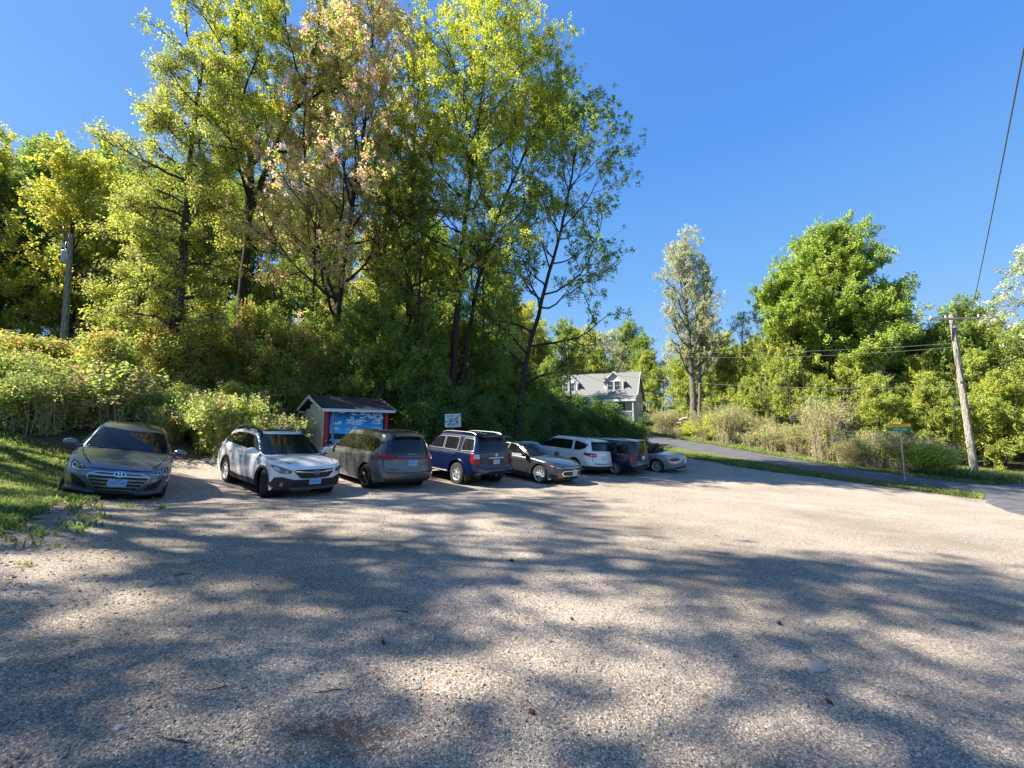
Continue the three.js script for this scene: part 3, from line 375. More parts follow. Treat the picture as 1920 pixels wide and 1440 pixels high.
// hedge of dark green bushes along the back of the lot
const hedge = tree('hedge_bush', 'dark green rounded hedge bush along the back of the lot', { seed: 19, kids: [7, 6], step: .15, leafy: 1, ratio: .55, stems: [0, 1, 2, 3, 4].map((k) => ({ pts: [[0, 0, 0], [.5 * Math.cos(k * 1.26), .9, .5 * Math.sin(k * 1.26)], [1.0 * Math.cos(k * 1.26 + .3), 1.9 + .2 * k, 1.0 * Math.sin(k * 1.26 + .3)]], r0: .04, r1: .012, limbs: 8, from: .06, len: dome(1.15), n: 8, kink: .06, flare: false })) }, -4.2, 20.8, { hue: HUE.deep, wood: M.twig, group: 'hedge bushes along the back of the lot', geo: SPRAY.fine, s0: 1, s1: 1.6 });
hedge.userData.category = 'bush';
for (const [x, d, t, s, sy] of [[-4.9, 21.6, 1, 1, 1.3], [-2.4, 22.3, 2, 1.1, 1.1], [-.6, 23.4, 3, 1.1, 1.05], [.9, 25, 4, 1.1, 1], [2.4, 26.6, 5, 1.05, .95], [4, 28.2, 1.3, 1.15, 1], [5.6, 29.4, 2.6, 1.2, 1.05], [7.2, 30.4, .4, 1.1, .8], [8.8, 30.6, 3.3, .85, .7], [6.4, 31.6, 5.2, 1.2, .95], [4.2, 31, 4.1, 1.2, 1.05], [1.4, 28.4, 2.2, 1.2, 1.3], [-8.8, 22.2, 2.9, 1, 1.3]]) again(hedge, x, d, { turn: t, s, sy });
// bramble thicket on the bank at the left
const bram = (seed, name, label, hue, n, h, w, leafy, mat, group, geo = SPRAY.tiny) => {
  const r = rng(seed), T = new Tubes(), A = [];
  for (let k = 0; k < n; k++) { const a = r() * 6.283, ln = h * (.7 + .7 * r()), sp = w * (.4 + .8 * r()), b = V((r() - .5) * w, 0, (r() - .5) * w), pts = []; for (let i = 0; i <= 5; i++) { const t = i / 5; pts.push(V(b.x + Math.cos(a) * sp * t * t + (r() - .5) * .1, ln * Math.sin(t * (1.7 + .5 * r())) , b.z + Math.sin(a) * sp * t * t + (r() - .5) * .1)); } T.add(pts, pts.map((_, i) => .013 * (1 - .7 * i / 5)), 3); for (let i = 1; i <= 5; i++) for (let q = 0; q < 6; q++) if (r() < leafy) A.push(pts[i].clone().lerp(pts[i - 1], r()).add(V((r() - .5) * .3, (r() - .5) * .25, (r() - .5) * .3))); }
  const t = thing(name, label, 'shrub', group); part('stems', T.build(), mat, t); if (A.length) leaves('foliage', A, geo, M.leaf, hue, seed + 3, t, 1, 1.7); return t;
};
const b1 = bram(31, 'bramble_bush', 'arching bramble bush with pale green leaves on the grassy bank', HUE.brush, 95, 1.15, 1.15, .55, M.twigPale, 'brambles on the bank at the edge of the lot'), b5 = bram(36, 'bank_shrub', 'taller yellow-green shrub standing among the brambles on the bank', HUE.shrub, 60, 1.9, .9, .7, M.twig, 'taller shrubs on the bank', SPRAY.fine), b2 = bram(32, 'tangled_bramble', 'tangle of bare tan bramble canes with few leaves on the bank', HUE.brush, 110, 1.2, 1.25, .16, M.twigPale, 'bare bramble tangles on the bank');
{
  const r = rng(77), spots = []; let n = 0;
  const okp = (x, d) => !inside(LOT, x, d) && spots.every(([a, b]) => Math.hypot(a - x, b - d) > 1.05) && !(x > -10 && d > 17.6) && distTo([[-8.2, 8.6], [-11.5, 12.3]], x, d) > 2.7;
  while (spots.length < 78 && n++ < 6000) { const x = lerp(-27, -8.8, r()), d = lerp(10, 25, r()); const band = d - (13 + (x + 11) * -.5); if (d < 11.3 - (x + 11.5) * .42 - .9 || d > 17 + (-x - 9) * .72) continue; if (okp(x, d)) spots.push([x, d]); }
  spots.forEach(([x, d], i) => { const u = r(), src = u < .55 ? b1 : u < .8 ? b2 : b5, s = lerp(.65, 1.5, r()), sy = s * lerp(.65, 1.3, r()) * (x < -17 ? .65 : 1); if (i === 0) { b1.position.copy(at(x, d, -.1)); } else if (i === 1) { b2.position.copy(at(x, d, -.1)); } else if (i === 2) { b5.position.copy(at(x, d, -.1)); } else again(src, x, d, { turn: r() * 6, s, sy, sink: .1 }); });
}
// ---------- woods left, beyond the house and right of the side road ----------
const bgOak = tree('woodland_tree', 'broad spring-green tree standing in the woods round the lot', { seed: 41, kids: [7, 5], step: .42, leafy: .95, ratio: .52, minR: .028, stems: [{ pts: straight(14.5, .6, .3), r0: .24, r1: .06, limbs: 26, from: .22, len: dome(4.6) }] }, -30, 34, { hue: HUE.green, group: 'green trees in the woods round the lot', geo: SPRAY.big, wood: M.barkDark, s0: .9, s1: 1.5 });
const bgGold = tree('golden_tree', 'tree with yellow-gold young leaves in the woods round the lot', { seed: 42, kids: [7, 5], step: .42, leafy: .8, ratio: .52, minR: .028, stems: [{ pts: straight(14, -.5, .4), r0: .22, r1: .06, limbs: 24, from: .26, len: dome(4.3) }] }, -33, 30, { hue: HUE.gold, group: 'yellow-leaved trees in the woods round the lot', geo: SPRAY.big, wood: M.barkDark, s0: .9, s1: 1.5 });
const bgPale = tree('pale_tree', 'thinly leaved pale grey-green tree among the woods', { seed: 43, kids: [7, 5], step: .5, leafy: .55, ratio: .5, minR: .02, stems: [{ pts: straight(13, .3, .2), r0: .18, r1: .04, limbs: 26, from: .25, len: dome(3.4) }] }, 17, 76, { hue: HUE.silver, group: 'pale thin trees among the woods', geo: SPRAY.big, wood: M.barkPale });
const pine = tree('pine_tree', 'dark evergreen pine with layered needle boughs', { seed: 44, kids: [8, 4], step: .3, leafy: 1, ratio: .4, up: .02, wander: .14, stems: [{ pts: straight(15, .2, .2), r0: .2, r1: .03, limbs: 46, from: .12, len: (h) => .5 + 3.6 * (1 - h), angle: () => 84, bias: 1 }] }, -43, 31.5, { hue: tint([[.02, .045, .02], [.03, .06, .028], [.025, .05, .018]]), geo: SPRAY.needle, mat: M.needle, wood: M.barkDark, group: 'dark pines among the woods', s0: 1.1, s1: 1.8 });
const bare = tree('bare_sapling', 'bare grey-brown sapling with a thin straight trunk', { seed: 45, kids: [5, 4], step: .5, leafy: .12, ratio: .5, stems: [{ pts: straight(9, .3, .1), r0: .09, r1: .02, limbs: 16, from: .3, len: dome(1.6) }] }, 25, 37, { hue: HUE.lime, wood: M.bark, group: 'bare saplings in the woods', geo: SPRAY.maple });
for (const [src, x, d, t, s] of [
  // left slope behind the utility pole
  [bgGold, -38, 37, 1, 1.05], [bgOak, -27, 31, 2, .95], [bgOak, -40, 33, 3, 1.0], [bgGold, -29, 38, 4, 1.15], [bgOak, -34, 44, 5, 1.25], [bgOak, -24, 36, .6, 1.05], [pine, -32.5, 40, 2, 1], [bgGold, -22, 42, 2.4, 1.15], [bgOak, -44, 42, 1.2, 1.2], [bgOak, -39, 24, 2, .9], [bgGold, -47, 34, 2.1, 1.1], [bgOak, -50, 50, 4.2, 1.3], [bgGold, -40, 54, .3, 1.3],
  // behind the tall trees
  [bgOak, -17, 34, 3.1, .95], [bgGold, -12, 38, 1.7, 1], [bgOak, -7, 35, 5.2, .95], [bgOak, -2, 42, .9, .9], [bgGold, -18, 50, 2.7, 1.2], [bgOak, -9, 52, 4.4, 1.15], [bgGold, 1, 52, 3.3, .9], [bgOak, -28, 56, 1.1, 1.3],
  // beyond the house
  [bgGold, 4, 72, 2, .95], [bgOak, 9.5, 76, 1, .95], [bgGold, 13, 84, 5, 1.05], [bgPale, 20, 80, 2.2, 1.1], [bgOak, 23.5, 72, 3, .8], [pine, 25, 78, 1, .95], [bgGold, 18, 92, .5, 1.1], [bgOak, 0, 88, 1.9, 1.3], [bgOak, 27, 92, 4, 1.15], [bgPale, 27, 68, 4.4, .85], [bgPale, 23, 62, 1.2, .6],
  // right of the side road
  [bgOak, 31, 66, .8, .85], [bgPale, 29.5, 58, 3.7, .62], [bgGold, 37, 72, 2, .9], [bgOak, 42, 60, 2.9, .85], [bgOak, 30, 46, 1.5, .55], [bgOak, 26.5, 44, 4.6, .52], [bgGold, 33.5, 50, 3.5, .62], [bgOak, 45, 52, 5, .95], [bgOak, 52, 46, .7, .92], [bgOak, 41, 38, 2.5, .72], [bgOak, 46, 36.5, 4.1, .66], [bgOak, 51, 38, 1.8, .72], [bgGold, 60, 48, 3, .8], [bgOak, 64, 44, 5.3, .75], [pine, 62, 54, 2, 1.0], [bgOak, 58, 34, 1.2, .58], [bgGold, 70, 40, .4, .72], [bgOak, 66, 32, 2.2, .5], [bgPale, 56, 42, 1, .72], [bgOak, 49, 30.5, 3.4, .5], [bgOak, 56, 27.5, .9, .46], [bgPale, 34, 38, 5.5, .55], [bgPale, 48.6, 36.5, 1.1, 1.35], [bgOak, -52, 38, 1, 1], [bgGold, -46, 28, 3, .9]]) again(src, x, d, { turn: t, s });
for (const [x, d, t, s] of [[22.8, 36.5, 1, .8], [24, 39, 2, 1], [27.4, 38, 3, .9], [30, 37, 4, .85], [28.5, 41, 5, 1.1], [32, 39.5, 1.4, 1], [35.5, 36.5, 2.3, .8], [-30.5, 29, 3.2, 1.1],  [-25, 28.5, 4.1, 1.2], [-33.8, 32, .8, 1.1]]) again(bare, x, d, { turn: t, s });
tree('cottonwood_tree', 'tall pale cottonwood with silvery leaves and a vine-tangled trunk beside the road', { seed: 51, kids: [8, 6], step: .34, leafy: .62, ratio: .5, up: .2, wander: .24, stems: [{ pts: straight(20.5, -.4, .2), r0: .42, r1: .06, limbs: 34, from: .24, len: (h) => 5.2 * (1 - .45 * h), angle: (h) => lerp(60, 34, h) }, { pts: [[.4, 0, .3], [.8, 7, .3], [1.6, 14, .2], [2.0, 19, 0]], r0: .26, r1: .05, limbs: 16, from: .35, len: (h) => 3.2 * (1 - .5 * h), angle: (h) => lerp(48, 22, h) }] }, 20.4, 46, { hue: HUE.silver, wood: M.barkPale, geo: SPRAY.maple, s0: .9, s1: 1.4 });
tree('big_maple_tree', 'large round-crowned bright green maple beyond the side road', { seed: 52, kids: [9, 7], step: .3, leafy: 1, ratio: .55, stems: [{ pts: straight(18.5, .4, .3), r0: .5, r1: .1, limbs: 34, from: .18, len: dome(6.6) }, { pts: [[0, 5, 0], [-2.5, 8.5, .5], [-4.5, 12, .6], [-5.4, 15, .8]], r0: .24, r1: .06, limbs: 16, from: .15, len: dome(4), flare: false }, { pts: [[0, 5, 0], [2.8, 8.5, -.5], [5, 11.5, -.6], [6.4, 14, -.4]], r0: .24, r1: .06, limbs: 16, from: .15, len: dome(4), flare: false }] }, 34, 42.5, { hue: tint([[.18, .245, .028], [.22, .27, .032], [.14, .2, .026]]), wood: M.barkDark, geo: SPRAY.big, s0: .9, s1: 1.4 });
tree('thin_sapling', 'thin sparsely leaved tree between the cottonwood and the big maple', { seed: 53, kids: [6, 5], step: .4, leafy: .45, ratio: .5, up: .2, stems: [{ pts: straight(12.5, .3, 0), r0: .12, r1: .03, limbs: 20, from: .45, len: dome(2.6) }] }, 25.6, 45, { hue: HUE.green, wood: M.bark });
// brambles and bushes along the far verge of the side road
const r8 = rng(88), b3 = bram(33, 'roadside_bramble', 'tan tangle of bare canes on the far verge of the side road', HUE.brush, 170, 1.5, 1.5, .06, M.twigPale, 'bare tangles along the side road'), b4 = bram(34, 'roadside_shrub', 'leafy yellow-green shrub on the far verge of the side road', HUE.lime, 120, 1.3, 1.2, .8, M.twig, 'leafy shrubs along the side road', SPRAY.fine);
{
  const c = new THREE.CatmullRomCurve3(LANE.slice(1, 8).map(([x, d]) => V(x, 0, d))); let a = false, b = false;
  for (let k = 0; k < 46; k++) { const t = .04 + .76 * (k + r8()) / 46, p = c.getPointAt(t), g = c.getTangentAt(t), off = 4.0 + 5.5 * r8() * r8(), x = p.x + g.z * off, d = p.z - g.x * off, leafy = r8() < .22, s = lerp(.55, 1.25, r8()); if (d > 45 && x < 22) continue; if (leafy && !b) { b = true; b4.position.copy(at(x, d, -.1)); } else if (!leafy && !a) { a = true; b3.position.copy(at(x, d, -.1)); } else again(leafy ? b4 : b3, x, d, { turn: r8() * 6, s, sy: s * lerp(.6, 2.3, r8() * r8()), sink: .1 }); }
}
again(hedge, 25.8, 28.6, { label: 'single rounded green bush on the far verge near the street sign', group: undefined, s: .85, sy: .62 }).userData.group = undefined;
{ const b = bram(35, 'red_leaf_shrub', 'low dark red leafed shrub on the lawn by the stone pile', HUE.mapleRed, 60, .9, .8, .9, M.twig, undefined, SPRAY.fine); b.position.copy(at(19.2, 51)); b.scale.set(1.2, 1, 1.2); }
// leafy edge of the woods: foliage down to the ground
const edge = tree('wood_edge_tree', 'bushy green tree leafed to the ground at the edge of the woods', { seed: 46, kids: [7, 6], step: .34, leafy: 1, ratio: .55, minR: .02, stems: [{ pts: straight(9, .4, .2), r0: .14, r1: .03, limbs: 26, from: .04, len: dome(3) }] }, 27, 42, { hue: tint([[.19, .23, .03], [.14, .18, .026], [.25, .26, .035]]), group: 'bushy trees at the edge of the woods', geo: SPRAY.big, wood: M.barkDark, s0: .8, s1: 1.3 });
for (const [x, d, t, s] of [[23.2, 40.5, .3, .55], [25.6, 38.6, 1.3, .6], [28, 36.5, 2.3, .6], [31, 34.4, 3.3, .62], [34, 33, 4.3, .65], [37.5, 31.5, 5.3, .68], [41, 30, .8, .68], [45, 29, 1.8, .7], [49, 28.4, 2.8, .66], [54, 28, 3.8, .66], [24, 46, 1, .8], [22.5, 52, 2, .9], [29.6, 40.5, 3, .7], [32.5, 38.5, 4, .8], [37, 37, 5, .8], [40, 35, 1.5, .85], [43.5, 33.5, 2.5, .8], [37.5, 44, 3.5, 1.1], [42, 42, 4.5, 1.1], [46, 40, 5.5, 1.1], [29, 52, .5, .95], [34, 56, 2.2, 1.1], [25, 58, 1.2, 1], [49, 34, 3.2, .75], [53.5, 32, 4.2, .7], [52, 42, 5.2, 1], [58, 38, .2, .8], [63, 36, 1.1, .8], [68, 38, 2.1, .9], [60, 30, 3.1, .6], [66, 28, 4, .6], [74, 34, 5, .9], [20.5, 62, 1, .9], [29, 62, 2, 1.1],
  [-44, 30, 1.7, .9], [-50, 36, 2.7, 1], [-40, 30.5, 3.9, .8], [-31, 31, 3, .6], [-27, 30, 4, .6], [-34, 30, 1, .65], [-38, 34, 2, .8], [-24, 31, 3, .7], [-42, 28, 4, .7], [-45, 36, 5, .9], [-20, 32, 1.4, .8], [-33, 36, 2.4, .8], [-28, 35, .4, .8], [-15, 33, 3.4, .85], [-10, 32, 4.4, .9], [-5, 33, 5.4, .8], [-1, 35, .9, .8], [3, 42, 1.9, .8], [-13, 44, 2.9, 1.1], [-37, 23, 3.7, .6], [-36, 42, 1.6, 1.1], [6, 68, 2.6, 1], [15, 70, 3.6, 1], [11, 72, 4.6, 1.1], [1, 64, 5.6, 1], [22, 84, 1.3, 1.2]]) again(edge, x, d, { turn: t, s });
// trees standing outside the picture at the left whose shadows fall across the lot
const shade = { seed: 61, kids: [8, 6], step: .22, leafy: .68, ratio: .54, minR: .02, stems: [{ pts: straight(18, .5, .5), r0: .32, r1: .07, limbs: 17, from: .28, len: dome(5) }] };
const sh0 = tree('shade_tree', 'tall leafy tree at the left of the lot that shades the gravel', shade, -17.5, 6, { hue: HUE.green, wood: M.bark, group: 'shade trees left of the lot', geo: SPRAY.maple });
for (const [x, d, t, s] of [[-14.5, .5, 2, .8], [-19, -4, 3, .95], [-23, 10.5, 4, 1.05], [-20.5, 2.5, 5, .9], [-15.5, -6.5, 1, .75]]) again(sh0, x, d, { turn: t, s });
// ---------- parked cars: bodies lofted from plan, nose, tail and roof curves; every lamp, pane and trim piece is laid on that surface ----------
const curve = (tab) => (x) => { // smooth curve through [x, y] rows in ascending x
  const n = tab.length; if (x <= tab[0][0]) return tab[0][1]; if (x >= tab[n - 1][0]) return tab[n - 1][1];
  let i = 1; while (tab[i][0] < x) i++;
  const [x0, y0] = tab[i - 1], [x1, y1] = tab[i], h = x1 - x0, t = (x - x0) / h, s = (y1 - y0) / h;
  const sl = (k) => k <= 0 || k >= n - 1 ? null : (() => { const a = (tab[k][1] - tab[k - 1][1]) / (tab[k][0] - tab[k - 1][0]), b = (tab[k + 1][1] - tab[k][1]) / (tab[k + 1][0] - tab[k][0]); return a * b <= 0 ? 0 : 2 * a * b / (a + b); })();
  const m0 = sl(i - 1) ?? s, m1 = sl(i) ?? s, t2 = t * t, t3 = t2 * t;
  return (2 * t3 - 3 * t2 + 1) * y0 + (t3 - 2 * t2 + t) * h * m0 + (-2 * t3 + 3 * t2) * y1 + (t3 - t2) * h * m1;
};
function makeShell(o) { // o: bot(x) top(x) xf(y) xr(y) hw(x,y) cf pf qf cr pr qr round crown
  const W = (x, y) => { const e = o.top(x) - y, r = o.round; return o.hw(x, y) - (e < r ? r * .9 * (1 - Math.sqrt(Math.max(0, 1 - ((r - Math.max(e, 0)) / r) ** 2))) : 0); };
  const S = { ...o, W };
  S.sideZ = (x, y) => {
    const a = o.xf(y) - o.cf, b = o.xr(y) + o.cr;
    if (x > a) { const c = Math.pow(clamp((x - a) / o.cf, 0, 1), o.pf / 2); return W(a, y) * Math.pow(Math.sqrt(Math.max(0, 1 - c * c)), 2 / o.qf); }
    if (x < b) { const c = Math.pow(clamp((b - x) / o.cr, 0, 1), o.pr / 2); return W(b, y) * Math.pow(Math.sqrt(Math.max(0, 1 - c * c)), 2 / o.qr); }
    return W(x, y);
  };
  S.frontX = (z, y) => { const a = o.xf(y) - o.cf, s = Math.pow(clamp(Math.abs(z) / W(a, y), 0, 1), o.qf / 2); return a + o.cf * Math.pow(Math.max(0, 1 - s * s), 1 / o.pf); };
  S.rearX = (z, y) => { const b = o.xr(y) + o.cr, s = Math.pow(clamp(Math.abs(z) / W(b, y), 0, 1), o.qr / 2); return b - o.cr * Math.pow(Math.max(0, 1 - s * s), 1 / o.pr); };
  S.point = (c, v) => {
    let y = 1, x = 0, z = 0;
    for (let k = 0; k < 4; k++) {
      const a = o.xf(y) - o.cf, b = o.xr(y) + o.cr;
      if (c[0] === 0) { x = a + o.cf * Math.pow(Math.cos(c[1]), 2 / o.pf); z = W(a, y) * Math.pow(Math.sin(c[1]), 2 / o.qf); }
      else if (c[0] === 2) { x = b - o.cr * Math.pow(Math.cos(c[1]), 2 / o.pr); z = W(b, y) * Math.pow(Math.sin(c[1]), 2 / o.qr); }
      else { x = clamp(c[1], b, a); z = W(x, y); }
      const lo = o.bot(x); y = lo + v * (o.top(x) - lo);
    }
    return [x, y, z];
  };
  S.mesh = (xsMid, nv = 12, cap = true) => {
    const cols = []; for (let k = 0; k <= 13; k++) cols.push([0, clamp(Math.PI / 2 * k / 13, 1e-6, 1.570796)]);
    for (const x of xsMid) cols.push([1, x]);
    for (let k = 13; k >= 0; k--) cols.push([2, clamp(Math.PI / 2 * k / 13, 1e-6, 1.570796)]);
    const p = [], idx = [], n = cols.length, vs = []; for (let k = 0; k <= nv; k++) vs.push(1 - Math.pow(1 - k / nv, 1.5));
    for (const side of [1, -1]) {
      const base = p.length / 3;
      for (const v of vs) for (const c of cols) { const q = S.point(c, v); p.push(q[0], q[1], q[2] * side); }
      for (let j = 0; j < nv; j++) for (let i = 0; i < n - 1; i++) { const a = base + j * n + i, b = a + 1, e = a + n, f = e + 1; if (side > 0) idx.push(a, e, b, b, e, f); else idx.push(a, b, e, b, f, e); }
    }
    if (cap) {
      const m = 14, base = p.length / 3;
      for (const c of cols) { const q = S.point(c, 1); for (let k = 0; k <= m; k++) { const e = k / m * 2 - 1; p.push(q[0], q[1] + o.crown * (1 - e * e) * Math.min(1, q[2] / .6), q[2] * e); } }
      for (let i = 0; i < n - 1; i++) for (let k = 0; k < m; k++) { const a = base + i * (m + 1) + k, b = a + 1, e = a + m + 1, f = e + 1; idx.push(a, e, b, b, e, f); }
    }
    let g = new THREE.BufferGeometry(); g.setAttribute('position', new THREE.Float32BufferAttribute(p, 3)); g.setIndex(idx);
    g = mergeVertices(g, 2e-4); const w = g.attributes.position, id = [...g.index.array], keep = [];
    for (let k = 0; k < id.length; k += 3) if (id[k] !== id[k + 1] && id[k + 1] !== id[k + 2] && id[k] !== id[k + 2]) keep.push(id[k], id[k + 1], id[k + 2]);
    g.setIndex(keep); return toCreasedNormals(g, R(38));
  };
  return S;
}
const chaikin = (P, n = 2, open = false) => { // round the corners of a closed outline (radius grows with n); smooth an open line
  const Q = [], L = P.length;
  if (open) return new THREE.CatmullRomCurve3(P.map(([a, b]) => V(a, b, 0))).getPoints(16).map((v) => [v.x, v.y]);
  for (let i = 0; i < L; i++) {
    const a = P[(i + L - 1) % L], b = P[i], c = P[(i + 1) % L], la = Math.hypot(a[0] - b[0], a[1] - b[1]), lc = Math.hypot(c[0] - b[0], c[1] - b[1]), r = n === 2 ? .07 : .05, ka = Math.min(r, la * .4) / la, kc = Math.min(r, lc * .4) / lc;
    const p = [lerp(b[0], a[0], ka), lerp(b[1], a[1], ka)], q = [lerp(b[0], c[0], kc), lerp(b[1], c[1], kc)];
    for (let k = 0; k <= 4; k++) { const t = k / 4, u = 1 - t; Q.push([u * u * p[0] + 2 * u * t * b[0] + t * t * q[0], u * u * p[1] + 2 * u * t * b[1] + t * t * q[1]]); }
  }
  return Q;
};
const dense = (P, s) => { const Q = []; for (let i = 0; i < P.length; i++) { const a = P[i], b = P[(i + 1) % P.length], n = Math.max(1, Math.ceil(Math.hypot(b[0] - a[0], b[1] - a[1]) / s)); for (let k = 0; k < n; k++) Q.push([lerp(a[0], b[0], k / n), lerp(a[1], b[1], k / n)]); } return Q; };
function clipCell(P, x0, y0, x1, y1) {
  const cut = (Q, f, g) => { const O = []; for (let i = 0; i < Q.length; i++) { const a = Q[i], b = Q[(i + 1) % Q.length], fa = f(a), fb = f(b); if (fa >= 0) O.push(a); if ((fa >= 0) !== (fb >= 0)) { const t = fa / (fa - fb); O.push([lerp(a[0], b[0], t), lerp(a[1], b[1], t)]); } } return O; };
  return [(a) => a[0] - x0, (a) => x1 - a[0], (a) => a[1] - y0, (a) => y1 - a[1]].reduce((Q, f) => Q.length ? cut(Q, f) : Q, P);
}
// a trim piece: polygon P laid on shell S, proud by OUT, with a rim going THICK inward. mode side: P is [x, y]; front / rear: P is [z, y]
function patch(S, mode, P, out, { side = 1, thick = .03, cell = .09 } = {}) {
  const pos = [], mapv = (a) => mode === 'side' ? [a[0], a[1], S.sideZ(a[0], a[1]) * side] : mode === 'front' ? [S.frontX(a[0], a[1]), a[1], a[0]] : mode === 'rear' ? [S.rearX(a[0], a[1]), a[1], a[0]] : [a[0], S.topY(a[0], a[1]), a[1]];
  const nrm = (a) => { const e = .004, p = V(...mapv(a)), u = V(...mapv([a[0] + e, a[1]])).sub(p), v = V(...mapv([a[0], a[1] + e])).sub(p), n = u.cross(v).normalize(); const want = mode === 'side' ? V(0, .05, side) : mode === 'front' ? V(1, .05, 0) : mode === 'rear' ? V(-1, .05, 0) : V(0, 1, 0); return n.dot(want) < 0 ? n.negate() : n; };
  const lift = (a, o) => V(...mapv(a)).addScaledVector(nrm(a), o);
  let xs = P.map((a) => a[0]), ys = P.map((a) => a[1]); const x0 = Math.min(...xs), x1 = Math.max(...xs), y0 = Math.min(...ys), y1 = Math.max(...ys);
  const nx = Math.max(1, Math.ceil((x1 - x0) / cell)), ny = Math.max(1, Math.ceil((y1 - y0) / cell)), want = (q) => nrm(q);
  for (let i = 0; i < nx; i++) for (let j = 0; j < ny; j++) {
    const Q = clipCell(P, lerp(x0, x1, i / nx), lerp(y0, y1, j / ny), lerp(x0, x1, (i + 1) / nx), lerp(y0, y1, (j + 1) / ny)).filter((a, k, A) => { const b = A[(k + 1) % A.length]; return Math.hypot(a[0] - b[0], a[1] - b[1]) > 1e-6; });
    if (Q.length < 3) continue;
    for (const t of THREE.ShapeUtils.triangulateShape(Q.map((a) => new THREE.Vector2(...a)), [])) {
      const T = t.map((k) => lift(Q[k], out)), n = T[1].clone().sub(T[0]).cross(T[2].clone().sub(T[0])); if (n.dot(want(Q[t[0]])) < 0) [T[1], T[2]] = [T[2], T[1]];
      for (const v of T) pos.push(v.x, v.y, v.z);
    }
  }
  const D = dense(P, .06);
  for (let i = 0; i < D.length; i++) { const a = D[i], b = D[(i + 1) % D.length], A = lift(a, out), B = lift(b, out), C = lift(a, out - thick), E = lift(b, out - thick); for (const v of [A, B, C, B, E, C]) pos.push(v.x, v.y, v.z); }
  let g = new THREE.BufferGeometry(); g.setAttribute('position', new THREE.Float32BufferAttribute(pos, 3)); return toCreasedNormals(mergeVertices(g, 1e-4), R(40));
}
const ribbon = (line, w) => { const A = [], B = []; for (let i = 0; i < line.length; i++) { const p = line[Math.max(0, i - 1)], q = line[Math.min(line.length - 1, i + 1)], l = Math.hypot(q[0] - p[0], q[1] - p[1]), nx = -(q[1] - p[1]) / l * w / 2, ny = (q[0] - p[0]) / l * w / 2; A.push([line[i][0] + nx, line[i][1] + ny]); B.unshift([line[i][0] - nx, line[i][1] - ny]); } return [...A, ...B]; };
const disc = (x, y, rx, ry = rx, n = 20) => Array.from({ length: n }, (_, k) => [x + rx * Math.cos(k / n * 2 * Math.PI), y + ry * Math.sin(k / n * 2 * Math.PI)]);
const flip = (P) => P.map(([a, b]) => [-a, b]).reverse();
const C = {
  glass: phys(rgb(.008, .010, .012), { roughness: .03, ior: 1.5 }),
  black: std(rgb(.012, .012, .013), { roughness: .55 }), gloss: phys(rgb(.008, .008, .009), { roughness: .12, clearcoat: .6 }),
  clad: std(rgb(.025, .026, .028), { roughness: .7 }), under: std(rgb(.008, .008, .008), { roughness: 1 }), seam: std(rgb(.01, .01, .01), { roughness: .9 }),
  chrome: std(rgb(.75, .76, .78), { metalness: 1, roughness: .16 }), satin: std(rgb(.4, .41, .43), { metalness: .9, roughness: .35 }),
  alloy: std(rgb(.62, .63, .65), { metalness: .75, roughness: .32 }), darkAlloy: std(rgb(.03, .03, .033), { metalness: .5, roughness: .35 }), tyre: std(rgb(.022, .022, .023), { roughness: .93 }),
  red: phys(rgb(.3, .004, .006), { roughness: .2 }), clear: phys(rgb(.42, .44, .47), { roughness: .1, metalness: .35, clearcoat: 1 }), amber: phys(rgb(.6, .2, .02), { roughness: .2, clearcoat: 1 }),
  lens: phys(rgb(.07, .075, .085), { roughness: .06, clearcoat: 1, metalness: .3 }), white: std(rgb(.75, .75, .75)),
};
const paint = (r, g, b, metal = .45, rough = .34) => phys(rgb(r, g, b), { metalness: metal, roughness: rough, clearcoat: 1, clearcoatRoughness: .04 });
const plateTex = (bg, fg, s) => canvasTex(256, 128, (c) => { c.fillStyle = bg; c.fillRect(0, 0, 256, 128); c.fillStyle = fg; const r = rng(bg.length * 7 + fg.charCodeAt(2)); for (let k = 0; k < 6; k++) { const x = 26 + k * 35 + (k > 2 ? 6 : 0); for (let e = 0; e < 4; e++) { const v = r() < .5; c.fillRect(x + (v && r() < .5 ? 16 : 0), 42 + (v ? (r() < .5 ? 0 : 26) : [0, 24, 46][Math.floor(r() * 3)]), v ? 7 : 23, v ? 28 : 8); } } c.fillRect(70, 12, 116, 9); });   // marks too blurred in the photograph to read
